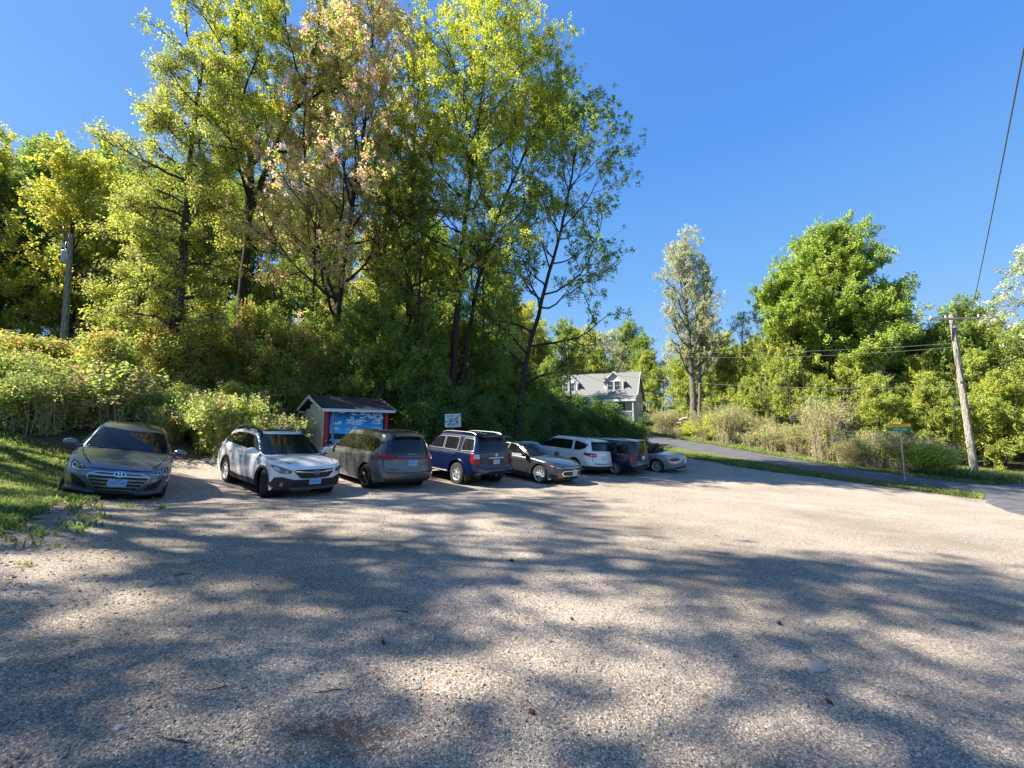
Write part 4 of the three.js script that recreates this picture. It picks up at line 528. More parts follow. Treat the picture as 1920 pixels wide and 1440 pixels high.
function wheelParts(group, r, w, rimR, style, rimMat) {
  const pr = [[rimR, -w / 2 + .012], [rimR + .03, -w / 2], [r - .045, -w / 2 + .004], [r - .012, -w / 2 + .025], [r, -w / 2 + .05], [r, w / 2 - .05], [r - .012, w / 2 - .025], [r - .045, w / 2 - .004], [rimR + .03, w / 2], [rimR, w / 2 - .012]];
  const tyre = [new THREE.LatheGeometry(pr.map((a) => new THREE.Vector2(...a)), 40).rotateX(Math.PI / 2)];
  part('tyre', merged(tyre), C.tyre, group);
  const f = w / 2 - .02, g = [];  // rim: barrel, lip, spokes, hub; the outer face looks to +z
  g.push(new THREE.LatheGeometry([[rimR + .004, -w / 2 + .01], [rimR - .02, -w / 2 + .03], [rimR - .03, 0], [rimR - .03, f - .02], [rimR - .022, f + .008], [rimR + .006, f + .012]].map((a) => new THREE.Vector2(...a)), 40).rotateX(Math.PI / 2));
  const n = style.n, sp = (a, w0, w1, dz) => { const s = new THREE.Shape([[.03, -w0 / 2], [rimR * .55, -(w0 + w1) / 4 * .9], [rimR - .015, -w1 / 2], [rimR - .015, w1 / 2], [rimR * .55, (w0 + w1) / 4 * .9], [.03, w0 / 2]].map((q) => new THREE.Vector2(...q))); return new THREE.ExtrudeGeometry(s, { depth: .022, bevelEnabled: true, bevelSize: .006, bevelThickness: .006, bevelSegments: 1 }).translate(0, 0, f - .035 + (dz || 0)).rotateZ(a); };
  for (let k = 0; k < n; k++) { const a = k / n * 2 * Math.PI + .3; if (style.twin) { g.push(sp(a - style.twin, style.w0, style.w1), sp(a + style.twin, style.w0, style.w1)); } else g.push(sp(a, style.w0, style.w1)); }
  g.push(new THREE.CylinderGeometry(rimR * .24, rimR * .27, .04, 20).rotateX(Math.PI / 2).translate(0, 0, f - .015));
  part('rim', merged(g), rimMat, group);
  part('brake_disc', new THREE.CylinderGeometry(rimR * .72, rimR * .72, .03, 28).rotateX(Math.PI / 2).translate(0, 0, -.01), C.under, group);
}
function makeCar(name, label, s) {
  const root = thing(name, label, 'car', s.group), hw = s.W / 2, fA = s.L / 2 - s.fo, rA = fA - s.wb;
  const T = curve(s.top), xf = curve(s.nose), xr = curve(s.tail), wy = curve(s.sect || [[.15, .9], [.3, .965], [.55, 1], [.75, .995], [.95, .965], [1.15, .93]]);
  const taper = (x) => 1 - (s.taperF ?? .05) * Math.max(0, x / (s.L / 2)) ** 2 - (s.taperR ?? .04) * Math.max(0, -x / (s.L / 2)) ** 2;
  const aR = s.archR || s.r + .065, sill = s.sill, bot = (x) => { let y = sill + (x > fA + aR ? Math.min(.06, (x - fA - aR) * .1) : 0) + (x < rA - aR ? Math.min(.1, (rA - aR - x) * .2) : 0); for (const a of [fA, rA]) if (Math.abs(x - a) < aR) y = Math.max(y, s.r + Math.sqrt(aR * aR - (x - a) ** 2)); return y; };
  const low = makeShell({ bot, top: T, xf, xr, hw: (x, y) => hw * wy(y) * taper(x), cf: .55, pf: 2.3, qf: 2.9, cr: .38, pr: 2.3, qr: 3.2, round: .07, crown: s.crown ?? .05, ...(s.lowOpt || {}) });
  const mids = []; const lo = -s.L / 2 + (low.cr || .38), hi = s.L / 2 - low.cf; for (let k = 0; k <= 30; k++) mids.push(lerp(hi, lo, k / 30)); for (const a of [fA, rA]) for (let k = 0; k <= 16; k++) { const x = a + aR * Math.cos(k / 16 * Math.PI); if (x < hi && x > lo) mids.push(x); if (k % 16 === 0) { const e = k ? -.003 : .003; if (x + e < hi && x + e > lo) mids.push(x + e); } }
  mids.sort((a, b) => b - a);
  const body = part('body', low.mesh(mids, 14), s.paint, root);
  low.topY = (x, z) => T(x) + low.crown * (1 - (z / (hw * .94)) ** 2);
  // dark floor, wheel wells
  const well = []; for (const a of [fA, rA]) for (const sd of [1, -1]) well.push(new THREE.CylinderGeometry(aR + .004, aR + .004, .36, 24, 1, true, -Math.PI / 2, Math.PI).rotateX(Math.PI / 2).rotateZ(0).translate(a, s.r, sd * (hw * .93 - .2)));
  well.push(box(s.L * .84, .4, s.W * .56, 0, sill + .24, 0), box(s.wb - 2 * aR - .02, .2, s.W * .84, (fA + rA) / 2, sill + .13, 0), box((s.L / 2 - fA - aR) * .55, .22, s.W * .62, fA + aR + (s.L / 2 - fA - aR) * .3, sill + .16, 0), box((s.L / 2 + rA - aR) * .6, .22, s.W * .7, rA - aR - (s.L / 2 + rA - aR) * .3, sill + .2, 0));
  part('underbody', merged(well), C.under, root);
  let top = null;
  if (s.roof) {
    const Rf = curve(s.roof), wf = curve(s.shield), wr = curve(s.gate), bw = s.beltW ?? hw * .925, rw = s.roofW, by = s.beltY;
    top = makeShell({ bot: (x) => T(x) - .05, top: Rf, xf: wf, xr: wr, hw: (x, y) => { const t = clamp((y - by) / (s.H - by), -.3, 1.2); return lerp(bw, rw, t + .1 * t * (1 - t)) * (1 - .035 * Math.max(0, -x / (s.L / 2)) ** 2 - .02 * Math.max(0, x) ** 2); }, cf: .34, pf: 2, qf: 2.6, cr: .3, pr: 2.2, qr: 3, round: .09, crown: s.roofCrown ?? .045, ...(s.topOpt || {}) });
    top.topY = (x, z) => Rf(x) + top.crown * (1 - (z / rw) ** 2);
    const tm = [], a = s.shield[0][1] - top.cf, b = s.gate[0][1] + top.cr; for (let k = 0; k <= 26; k++) tm.push(lerp(a, b, k / 26));
    part('cabin', top.mesh(tm, 12), s.cabinPaint || s.paint, root);
  }
  const add = (n, g, m, p = root) => part(n, g, m, p);
  const both = (n, S, mode, P, out, m, opt = {}) => { const r = []; for (const sd of [1, -1]) r.push(add(n, mode === 'side' ? patch(S, mode, P, out, { ...opt, side: sd }) : patch(S, mode, sd > 0 ? P : flip(P), out, opt), m, opt.parent || root)); return r; };
  for (const [x, k] of [[fA, 0], [rA, 1]]) for (const sd of [1, -1]) {
    const w = new THREE.Group(); w.name = 'wheel'; root.add(w); wheelParts(w, s.r, s.tw, s.rim, s.spokes, s.rimMat || C.alloy);
    w.position.set(x, s.r, sd * (hw - s.tw / 2 - .02 - (k ? 0 : 0))); w.rotation.y = (sd > 0 ? 0 : Math.PI) + (k ? 0 : R(s.steer || 0)); finish(w);
  }
  const door = (P, handle) => { for (const sd of [1, -1]) { add('door_seam', patch(low, 'side', ribbon([...P, P[0]], .016), .0025, { side: sd, thick: .012 }), C.seam); const d = add('door', patch(low, 'side', P.map(([x, y]) => [x, y]), .005, { side: sd, thick: .004 }), s.paint); if (handle) { const z = low.sideZ(handle[0], handle[1]); part('handle', rbox(.19, .03, .03, .012, handle[0], handle[1], sd * (z + .025)), s.handleMat || s.paint, d); } } };
  const mirror = (x, y, z, m) => { for (const sd of [1, -1]) { const q = add('mirror', merged([new THREE.SphereGeometry(.11, 16, 10).scale(.85, .75, 1.15).translate(x, y, sd * z), rbox(.07, .05, .16, .02, x + .01, y - .05, sd * (z - .12))]), m || s.paint); part('mirror_glass', box(.012, .11, .17, x - .09, y + .005, sd * (z + .01)), C.glass, q); } };
  const plate = (x, y, w, tex, face) => add('license_plate', new THREE.BoxGeometry(.012, .155, w).translate(x, y, 0), tex ? [std(0xffffff, { map: tex }), std(0xffffff, { map: tex }), C.satin, C.satin, C.satin, C.satin] : C.white);
  // stand on the terrain: yaw, then tilt to the ground under the four wheels
  const { x, d, yaw } = s.pose, f = V(Math.cos(R(yaw)), 0, -Math.sin(R(yaw))), rt = V(Math.sin(R(yaw)) , 0, Math.cos(R(yaw)));
  const g = (a, e) => { const X = x + f.x * a + rt.x * e, Z = -d + f.z * a + rt.z * e; return V(X, H(X, -Z) + .0, Z); };
  const t = hw - s.tw / 2, A = g(fA, t), B = g(fA, -t), D = g(rA, t), E = g(rA, -t), F = A.clone().add(B).sub(D).sub(E).normalize(), Rr = A.clone().add(D).sub(B).sub(E).normalize(), U = Rr.clone().cross(F).normalize();
  Rr.copy(F.clone().cross(U));
  const mid = A.add(B).add(D).add(E).multiplyScalar(.25).addScaledVector(F, -(fA + rA) / 2);
  root.matrixAutoUpdate = true; root.position.copy(mid).addScaledVector(U, -.012); root.quaternion.setFromRotationMatrix(new THREE.Matrix4().makeBasis(F, U, Rr));
  return { root, low, top, add, both, door, mirror, plate, fA, rA, hw, T };
}
const archLip = (c, s, xa, R0, R1, mat, out = .012) => { const P = []; for (let k = 0; k <= 18; k++) { const a = Math.PI * (k / 18 * 1.12 - .06); P.push([xa + R1 * Math.cos(a), Math.max(s.sill + .01, s.r + R1 * Math.sin(a))]); } for (let k = 18; k >= 0; k--) { const a = Math.PI * (k / 18 * 1.12 - .06); P.push([xa + R0 * Math.cos(a), Math.max(s.sill + .0, s.r + R0 * Math.sin(a))]); } for (const sd of [1, -1]) c.add('wheel_arch_trim', patch(c.low, 'side', P, out, { side: sd, thick: .05, cell: .06 }), mat); };
const BLUE_PLATE = plateTex('#8fb4d6', '#2a3f66', '');
// 1: grey hatchback, nose to the lot
{
  const s = { L: 4.3, W: 1.78, H: 1.47, wb: 2.65, fo: .88, r: .325, tw: .215, rim: .225, spokes: { n: 5, w0: .09, w1: .11 }, sill: .19, paint: paint(.15, .17, .215, .55, .28), pose: { x: -9.78, d: 10.3, yaw: -48.4 },
    top: [[-2.15, 1.0], [-2, 1.03], [-1.4, 1.03], [-.5, 1.0], [.5, .975], [1.05, .95], [1.4, .89], [1.75, .81], [2.0, .73], [2.15, .66]],
    nose: [[.15, 1.98], [.25, 2.08], [.4, 2.14], [.55, 2.15], [.68, 2.11], [.8, 2.02], [1, 1.9]], tail: [[.2, -2.02], [.4, -2.13], [.7, -2.15], [.9, -2.1], [1.05, -2.05]], lowOpt: { cf: .62, pf: 2.1, qf: 2.6 }, taperF: .06,
    roof: [[-1.85, 1.33], [-1.4, 1.41], [-.8, 1.455], [-.2, 1.46], [.15, 1.43], [.4, 1.38]], shield: [[.9, 1.18], [1.0, 1.02], [1.2, .72], [1.38, .4], [1.47, .22]], gate: [[.95, -2.0], [1.1, -1.95], [1.3, -1.8], [1.42, -1.6]], roofW: .6, beltY: .97, beltW: .8 };
  const c = makeCar('gray_hatchback', 'dark gray hatchback parked nose out on the grass edge by the brambles', s), { low, top, add, both } = c;
  add('windshield_surround', patch(top, 'front', chaikin([[-.735, .985], [.735, .985], [.6, 1.395], [-.6, 1.395]], 2), .004), C.gloss);
  add('windshield', patch(top, 'front', chaikin([[-.7, 1.0], [.7, 1.0], [.58, 1.378], [-.58, 1.378]], 2), .01), C.glass);
  both('side_window', top, 'side', chaikin([[.72, 1.01], [.2, 1.33], [-.25, 1.36], [-.3, 1.02]], 1), .008, C.glass); both('side_window', top, 'side', chaikin([[-.36, 1.02], [-.34, 1.36], [-1.0, 1.34], [-1.45, 1.1], [-1.3, 1.05]], 1), .008, C.glass);
  c.door([[.85, .96], [.85, .5], [.7, .3], [-.3, .3], [-.3, .97]], [-.12, .84]); c.door([[-.34, .97], [-.34, .3], [-.85, .3], [-1.05, .62], [-1.2, .97]], [-1.02, .86]);
  c.mirror(.78, 1.03, .97);
  const hood = [[.98, .72], [2.02, .42], [2.06, 0], [2.02, -.42], [.98, -.72]];
  add('hood_seam', patch(low, 'top', ribbon(chaikin([[1.0, .74], [1.5, .66], [1.95, .5]], 2, true), .012), .004, { thick: .01 }), C.seam); add('hood_seam', patch(low, 'top', ribbon(chaikin([[1.0, -.74], [1.5, -.66], [1.95, -.5]], 2, true), .012), .004, { thick: .01 }), C.seam);
  add('front_seam', patch(low, 'front', ribbon([[-.5, .715], [0, .71], [.5, .715]], .012), .003, { thick: .01 }), C.seam);
  const hex = [[-.36, .665], [.36, .665], [.5, .6], [.47, .5], [.3, .28], [.2, .24], [-.2, .24], [-.3, .28], [-.47, .5], [-.5, .6]];
  add('grille_frame', patch(low, 'front', chaikin(hex, 1), .012), C.satin); const gr = add('grille', patch(low, 'front', chaikin(hex.map(([z, y]) => [z * .94, .45 + (y - .45) * .9]), 1), .017), C.black);
  for (const [y, w] of [[.6, .44], [.53, .43], [.46, .4], [.39, .34], [.32, .27]]) part('grille_bar', patch(low, 'front', [[-w, y - .018], [w, y - .018], [w, y + .012], [-w, y + .012]], .034, { thick: .022 }), C.satin, gr);
  const bd = add('badge', patch(low, 'front', disc(0, .625, .095, .05), .045), C.chrome); part('badge_face', patch(low, 'front', disc(0, .625, .078, .037), .047, { thick: .004 }), C.black, bd);
  part('badge_letter', merged([patch(low, 'front', [[-.045, .592], [-.028, .592], [-.008, .658], [-.027, .658]], .052, { thick: .004 }), patch(low, 'front', [[.008, .592], [.027, .592], [.045, .658], [.028, .658]], .052, { thick: .004 }), patch(low, 'front', [[-.025, .615], [.03, .622], [.027, .638], [-.025, .63]], .0515, { thick: .004 })]), C.chrome, bd);
  c.plate(low.frontX(0, .47) + .05, .47, .3, BLUE_PLATE);
  for (const h of both('headlight', low, 'front', chaikin([[.44, .665], [.62, .64], [.755, .66], [.79, .74], [.77, .83], [.66, .76]], 2), .01, C.lens)) { const sd = Math.sign(h.geometry.attributes.position.getZ(0)); for (const [z, y, r] of [[.62, .69, .045], [.71, .715, .05]]) { part('lamp_reflector', patch(low, 'front', disc(sd * z, y, r * .8, r), .016, { thick: .004 }), C.clear, h); part('lamp_bulb', patch(low, 'front', disc(sd * z, y, r * .5, r * .6), .02, { thick: .004 }), C.gloss, h); } part('daylight_strip', patch(low, 'front', ribbon([[sd * .47, .665], [sd * .62, .65], [sd * .74, .665]], .014), .017, { thick: .005 }), C.clear, h); }
  both('fog_lamp_intake', low, 'front', chaikin([[.42, .31], [.66, .35], [.73, .55], [.7, .56], [.52, .44]], 1), .006, C.black);
  both('bumper_lip', low, 'front', [[.3, .24], [.45, .215], [.76, .245], [.77, .29], [.5, .265]], .028, s.paint); add('lower_grille', patch(low, 'front', [[-.6, .2], [.6, .2], [.3, .235], [-.3, .235]], .006), C.black);
  add('wiper', merged([bar(V(top.frontX(.5, 1.01) + .03, 1.01, .5), V(top.frontX(-.05, 1.03) + .03, 1.03, -.05), .009, 6), bar(V(top.frontX(0, 1.01) + .03, 1.0, -.1), V(top.frontX(-.6, 1.03) + .03, 1.03, -.6), .009, 6)]), C.black);
}
// 2: white wagon with black cladding and roof rails
{
  const s = { L: 4.86, W: 1.875, H: 1.66, wb: 2.745, fo: .98, r: .36, tw: .225, rim: .235, spokes: { n: 5, twin: .2, w0: .05, w1: .075 }, steer: -24, sill: .26, paint: paint(.74, .755, .765, .0, .3), pose: { x: -7.07, d: 12.38, yaw: -38.7 },
    top: [[-2.43, 1.1], [-2.2, 1.16], [-1.4, 1.15], [-.3, 1.1], [.6, 1.06], [1.1, 1.02], [1.5, .995], [1.95, .95], [2.25, .9], [2.43, .84]],
    nose: [[.25, 2.25], [.36, 2.38], [.6, 2.42], [.8, 2.43], [.92, 2.36], [1.1, 2.2]], tail: [[.3, -2.3], [.5, -2.41], [.8, -2.43], [1.1, -2.38], [1.2, -2.36]], lowOpt: { cf: .6, pf: 2.2, qf: 2.8 },
    roof: [[-2.25, 1.48], [-1.7, 1.58], [-1, 1.62], [-.3, 1.625], [.2, 1.59], [.4, 1.55]], shield: [[1.0, 1.24], [1.1, 1.08], [1.3, .77], [1.5, .45], [1.62, .24]], gate: [[1.05, -2.36], [1.2, -2.3], [1.4, -2.12], [1.56, -1.9]], roofW: .635, beltY: 1.09, beltW: .845 };
  const c = makeCar('white_wagon', 'white station wagon with black lower cladding and roof rails, front wheels turned', s), { low, top, add, both } = c;
  add('windshield_surround', patch(top, 'front', chaikin([[-.79, 1.05], [.79, 1.05], [.64, 1.56], [-.64, 1.56]], 2), .004), C.gloss);
  add('windshield', patch(top, 'front', chaikin([[-.765, 1.065], [.765, 1.065], [.62, 1.545], [-.62, 1.545]], 2), .01), C.glass);
  both('window_trim', top, 'side', chaikin([[.86, 1.12], [.28, 1.49], [-.4, 1.54], [-1.2, 1.53], [-1.9, 1.4], [-2.02, 1.28], [-1.8, 1.2]], 1), .005, C.gloss);
  both('side_window', top, 'side', chaikin([[.78, 1.14], [.24, 1.475], [-.26, 1.51], [-.3, 1.15]], 1), .011, C.glass); both('side_window', top, 'side', chaikin([[-.36, 1.155], [-.32, 1.515], [-1.15, 1.505], [-1.22, 1.18]], 1), .011, C.glass); both('side_window', top, 'side', chaikin([[-1.28, 1.19], [-1.22, 1.495], [-1.8, 1.39], [-1.92, 1.29], [-1.75, 1.22]], 1), .011, C.glass);
  c.door([[.95, 1.07], [.93, .55], [.8, .42], [-.3, .42], [-.32, 1.1]], [-.14, .95]); c.door([[-.36, 1.1], [-.34, .42], [-.82, .42], [-1.0, .72], [-1.25, 1.13]], [-1.08, .98]);
  c.mirror(.9, 1.16, 1.03);
  archLip(c, s, c.fA, .415, .475, C.clad); archLip(c, s, c.rA, .415, .475, C.clad);
  both('sill_cladding', low, 'side', [[c.fA - .44, .27], [c.rA + .44, .27], [c.rA + .44, .38], [c.rA + .6, .42], [-.35, .385], [c.fA - .6, .42], [c.fA - .44, .38]], .018, C.clad);
  add('bumper_cladding', patch(low, 'front', [[-.86, .28], [.86, .28], [.9, .42], [.86, .6], [.74, .62], [.5, .55], [-.5, .55], [-.74, .62], [-.86, .6], [-.9, .42]], .014), C.clad);
  add('skid_plate', patch(low, 'front', [[-.5, .3], [.5, .3], [.58, .36], [-.58, .36]], .04), C.satin); add('lower_intake', patch(low, 'front', chaikin([[-.55, .38], [.55, .38], [.5, .5], [-.5, .5]], 1), .02), C.black);
  for (const f of both('fog_lamp', low, 'front', chaikin([[.66, .35], [.8, .36], [.8, .54], [.66, .5]], 1), .02, C.black)) { const sd = Math.sign(f.geometry.attributes.position.getZ(0)); for (const y of [.4, .435, .47]) part('lamp_element', patch(low, 'front', [[sd * .7, y], [sd * .755, y], [sd * .755, y + .018], [sd * .7, y + .018]], .026, { thick: .005 }), C.clear, f); }
  const gp = [[-.46, .8], [.46, .8], [.52, .76], [.38, .6], [.3, .575], [-.3, .575], [-.38, .6], [-.52, .76]]; const gr = add('grille', patch(low, 'front', gp, .012), C.black);
  part('grille_bar', patch(low, 'front', ribbon([[-.49, .765], [-.2, .735], [.2, .735], [.49, .765]], .03), .03, { thick: .02 }), C.chrome, gr); const bd = add('badge', patch(low, 'front', disc(0, .725, .09, .05), .05), C.chrome); part('badge_face', patch(low, 'front', disc(0, .725, .076, .038), .053, { thick: .004 }), paint(.02, .06, .25, .2), bd);
  part('badge_stars', merged([[-.04, .73, .014], [.01, .745, .008], [.03, .735, .008], [.012, .718, .008], [.038, .715, .008], [-.005, .708, .007]].map(([z, y, r]) => patch(low, 'front', disc(z, y, r, r, 8), .056, { thick: .003 }))), C.chrome, bd);
  c.plate(low.frontX(0, .5) + .04, .5, .3, BLUE_PLATE);
  for (const h of both('headlight', low, 'front', chaikin([[.57, .7], [.72, .69], [.86, .76], [.9, .88], [.86, .9], [.62, .8], [.56, .79]], 1), .01, C.lens)) { const sd = Math.sign(h.geometry.attributes.position.getZ(0)); part('lamp_reflector', patch(low, 'front', chaikin([[sd * .76, .73], [sd * .86, .79], [sd * .87, .87], [sd * .78, .83]], 1), .017, { thick: .004 }), C.clear, h); part('lamp_projector', patch(low, 'front', disc(sd * .67, .75, .04, .034), .017, { thick: .004 }), C.clear, h); part('daylight_strip', patch(low, 'front', ribbon([[sd * .57, .72], [sd * .72, .705], [sd * .75, .8]], .014), .018, { thick: .004 }), C.clear, h); }
  for (const sd of [1, -1]) add('hood_seam', patch(low, 'top', ribbon(chaikin([[1.05, .78 * sd], [1.7, .72 * sd], [2.22, .55 * sd]], 2, true), .012), .004, { thick: .01 }), C.seam);
  for (const sd of [1, -1]) { const z = .6 * sd, pts = [[.3, 1.58], [.15, 1.67], [-.4, 1.7], [-1.2, 1.695], [-1.7, 1.66], [-1.85, 1.57]].map(([x, y]) => V(x, y, z)), tb = new Tubes(); tb.add(new THREE.CatmullRomCurve3(pts).getPoints(24), Array(25).fill(.028), 8); add('roof_rail', merged([tb.build(), rbox(.34, .1, .045, .02, .12, 1.62, z), rbox(.34, .1, .045, .02, -1.62, 1.62, z), rbox(.2, .09, .04, .02, -.75, 1.65, z)]), C.clad); }
  add('sunroof', patch(top, 'top', chaikin([[.1, .44], [-.75, .46], [-.75, -.46], [.1, -.44]], 1), .006, { thick: .01 }), C.glass);
  both('taillight', low, 'rear', chaikin([[.6, .9], [.88, .9], [.88, 1.08], [.6, 1.05]], 1), .012, C.red);
}
// rear-facing people carriers
function minivanRear(c, s, o) {
  const { low, top, add, both } = c;
  add('windshield', patch(top, 'front', chaikin(o.shield, 2), .008), C.glass);
  both('window_trim', top, 'side', chaikin(o.trim, 1), .005, C.gloss);
  for (const w of o.windows) both('side_window', top, 'side', chaikin(w, 1), .012, C.glass);
  add('rear_window', patch(top, 'rear', chaikin(o.rear, 2), .009), C.glass);
}
{ // 3: grey minivan, tail to the lot
  const s = { L: 5.18, W: 2.02, H: 1.775, wb: 3.09, fo: .97, r: .365, tw: .235, rim: .27, spokes: { n: 5, twin: .16, w0: .035, w1: .05 }, rimMat: C.darkAlloy, sill: .22, paint: paint(.1, .103, .106, .35, .34), pose: { x: -4.92, d: 14.47, yaw: 135.8 },
    top: [[-2.59, 1.0], [-2.3, 1.09], [-1.5, 1.1], [-.3, 1.08], [.8, 1.06], [1.3, 1.04], [1.7, 1.0], [2.15, .92], [2.42, .84], [2.59, .76]],
    nose: [[.2, 2.4], [.35, 2.54], [.6, 2.59], [.8, 2.5], [1, 2.3]], tail: [[.25, -2.4], [.4, -2.55], [.58, -2.58], [.7, -2.545], [.95, -2.52], [1.1, -2.46], [1.2, -2.44]], lowOpt: { cr: .5, pr: 2.1, qr: 2.8 },
    roof: [[-2.45, 1.6], [-2.1, 1.69], [-1.3, 1.735], [-.3, 1.74], [.35, 1.69], [.7, 1.6]], shield: [[.95, 1.85], [1.05, 1.66], [1.3, 1.22], [1.55, .78], [1.75, .45]], gate: [[1.0, -2.47], [1.15, -2.44], [1.4, -2.36], [1.62, -2.24], [1.75, -2.1]], roofW: .7, beltY: 1.08, beltW: .915, topOpt: { cr: .42, pr: 2.1, qr: 2.8 } };
  const c = makeCar('gray_minivan', 'gray minivan with black wheels and a full-width red taillight bar', s), { low, top, add, both } = c;
  minivanRear(c, s, { shield: [[-.78, 1.1], [.78, 1.1], [.62, 1.6], [-.62, 1.6]], trim: [[1.3, 1.11], [.5, 1.55], [-.2, 1.6], [-1.4, 1.6], [-2.1, 1.45], [-1.7, 1.13]],
    windows: [[[1.1, 1.14], [.45, 1.52], [.12, 1.55], [.05, 1.14]], [[-.02, 1.14], [.04, 1.555], [-.98, 1.565], [-1.02, 1.14]], [[-1.08, 1.14], [-1.04, 1.565], [-1.4, 1.56], [-2.0, 1.44], [-1.66, 1.16]]], rear: [[-.66, 1.16], [.66, 1.16], [.57, 1.6], [-.57, 1.6]] });
  add('rear_gate_panel', patch(low, 'rear', chaikin([[-.8, .62], [.8, .62], [.86, .8], [.8, .97], [-.8, .97], [-.86, .8]], 1), .008), s.paint);
  add('rear_gate_seam', patch(low, 'rear', ribbon([[-.86, .97], [-.86, .68], [-.78, .585], [0, .575], [.78, .585], [.86, .68], [.86, .97]], .018), .004), C.seam);
  both('rear_window_corner', top, 'rear', [[.6, 1.12], [.8, 1.13], [.68, 1.5], [.56, 1.52]], .006, C.gloss); add('rear_window_base', patch(top, 'rear', [[-.8, 1.05], [.8, 1.05], [.76, 1.22], [-.76, 1.22]], .0065), C.gloss);
  add('taillight_bar', patch(low, 'rear', [[-.93, .975], [.93, .975], [.93, 1.01], [-.93, 1.01]], .02), C.red);
  both('taillight', low, 'rear', chaikin([[.56, .985], [.95, .965], [.97, 1.1], [.9, 1.12], [.56, 1.06]], 1), .016, C.red);
  both('taillight_corner', low, 'side', chaikin([[-2.22, 1.04], [-2.32, .94], [-2.45, .95], [-2.45, 1.08], [-2.3, 1.09]], 1), .014, C.red);
  both('reflector', low, 'side', [[c.rA - .44, .52], [c.rA - .48, .52], [c.rA - .5, .64], [c.rA - .46, .64]], .012, C.red);
  c.plate(low.rearX(0, .84) - .02, .86, .31, BLUE_PLATE); add('bumper_step', patch(low, 'rear', [[-.85, .46], [.85, .46], [.9, .56], [-.9, .56]], .016), s.paint); add('lower_bumper', patch(low, 'rear', [[-.75, .27], [.75, .27], [.8, .38], [-.8, .38]], .01), C.clad);
  add('badge', patch(low, 'rear', [[-.13, 1.115], [.13, 1.115], [.13, 1.125], [-.13, 1.125]], .02), C.satin); add('model_lettering', merged([0, 1, 2, 3, 4, 5, 6, 7].map((k) => patch(low, 'rear', [[-.72 + k * .032, .655], [-.695 + k * .032, .655], [-.695 + k * .032, .68], [-.72 + k * .032, .68]], .012, { thick: .004 }))), C.black);
  c.door([[1.35, 1.05], [1.35, .45], [.95, .28], [.1, .28], [.06, 1.08]], [.28, .92]); c.door([[.02, 1.08], [.06, .28], [-1.0, .28], [-1.08, 1.09]], [-.12, .93]);
  add('door_track', patch(low, 'side', ribbon([[-1.1, .93], [-2.2, .93]], .016), .003, { side: -1, thick: .01 }), C.seam); add('door_track', patch(low, 'side', ribbon([[-1.1, .93], [-2.2, .93]], .016), .003, { side: 1, thick: .01 }), C.seam);
  both('sill_trim', low, 'side', [[c.fA - .5, .23], [c.rA + .48, .23], [c.rA + .48, .27], [c.fA - .5, .27]], .014, C.satin);
  c.mirror(1.2, 1.18, 1.1, C.gloss);
  const sp = add('rear_spoiler', patch(top, 'top', chaikin([[-2.05, .56], [-2.36, .52], [-2.36, -.52], [-2.05, -.56]], 1), .02, { thick: .03 }), s.paint);
  for (const sd of [1, -1]) { const tb = new Tubes(); tb.add(new THREE.CatmullRomCurve3([V(.2, 1.72, .62 * sd), V(.05, 1.765, .62 * sd), V(-.7, 1.79, .64 * sd), V(-1.55, 1.765, .64 * sd), V(-1.7, 1.72, .64 * sd)]).getPoints(20), Array(21).fill(.016), 6); add('roof_rail', tb.build(), C.gloss); }
}
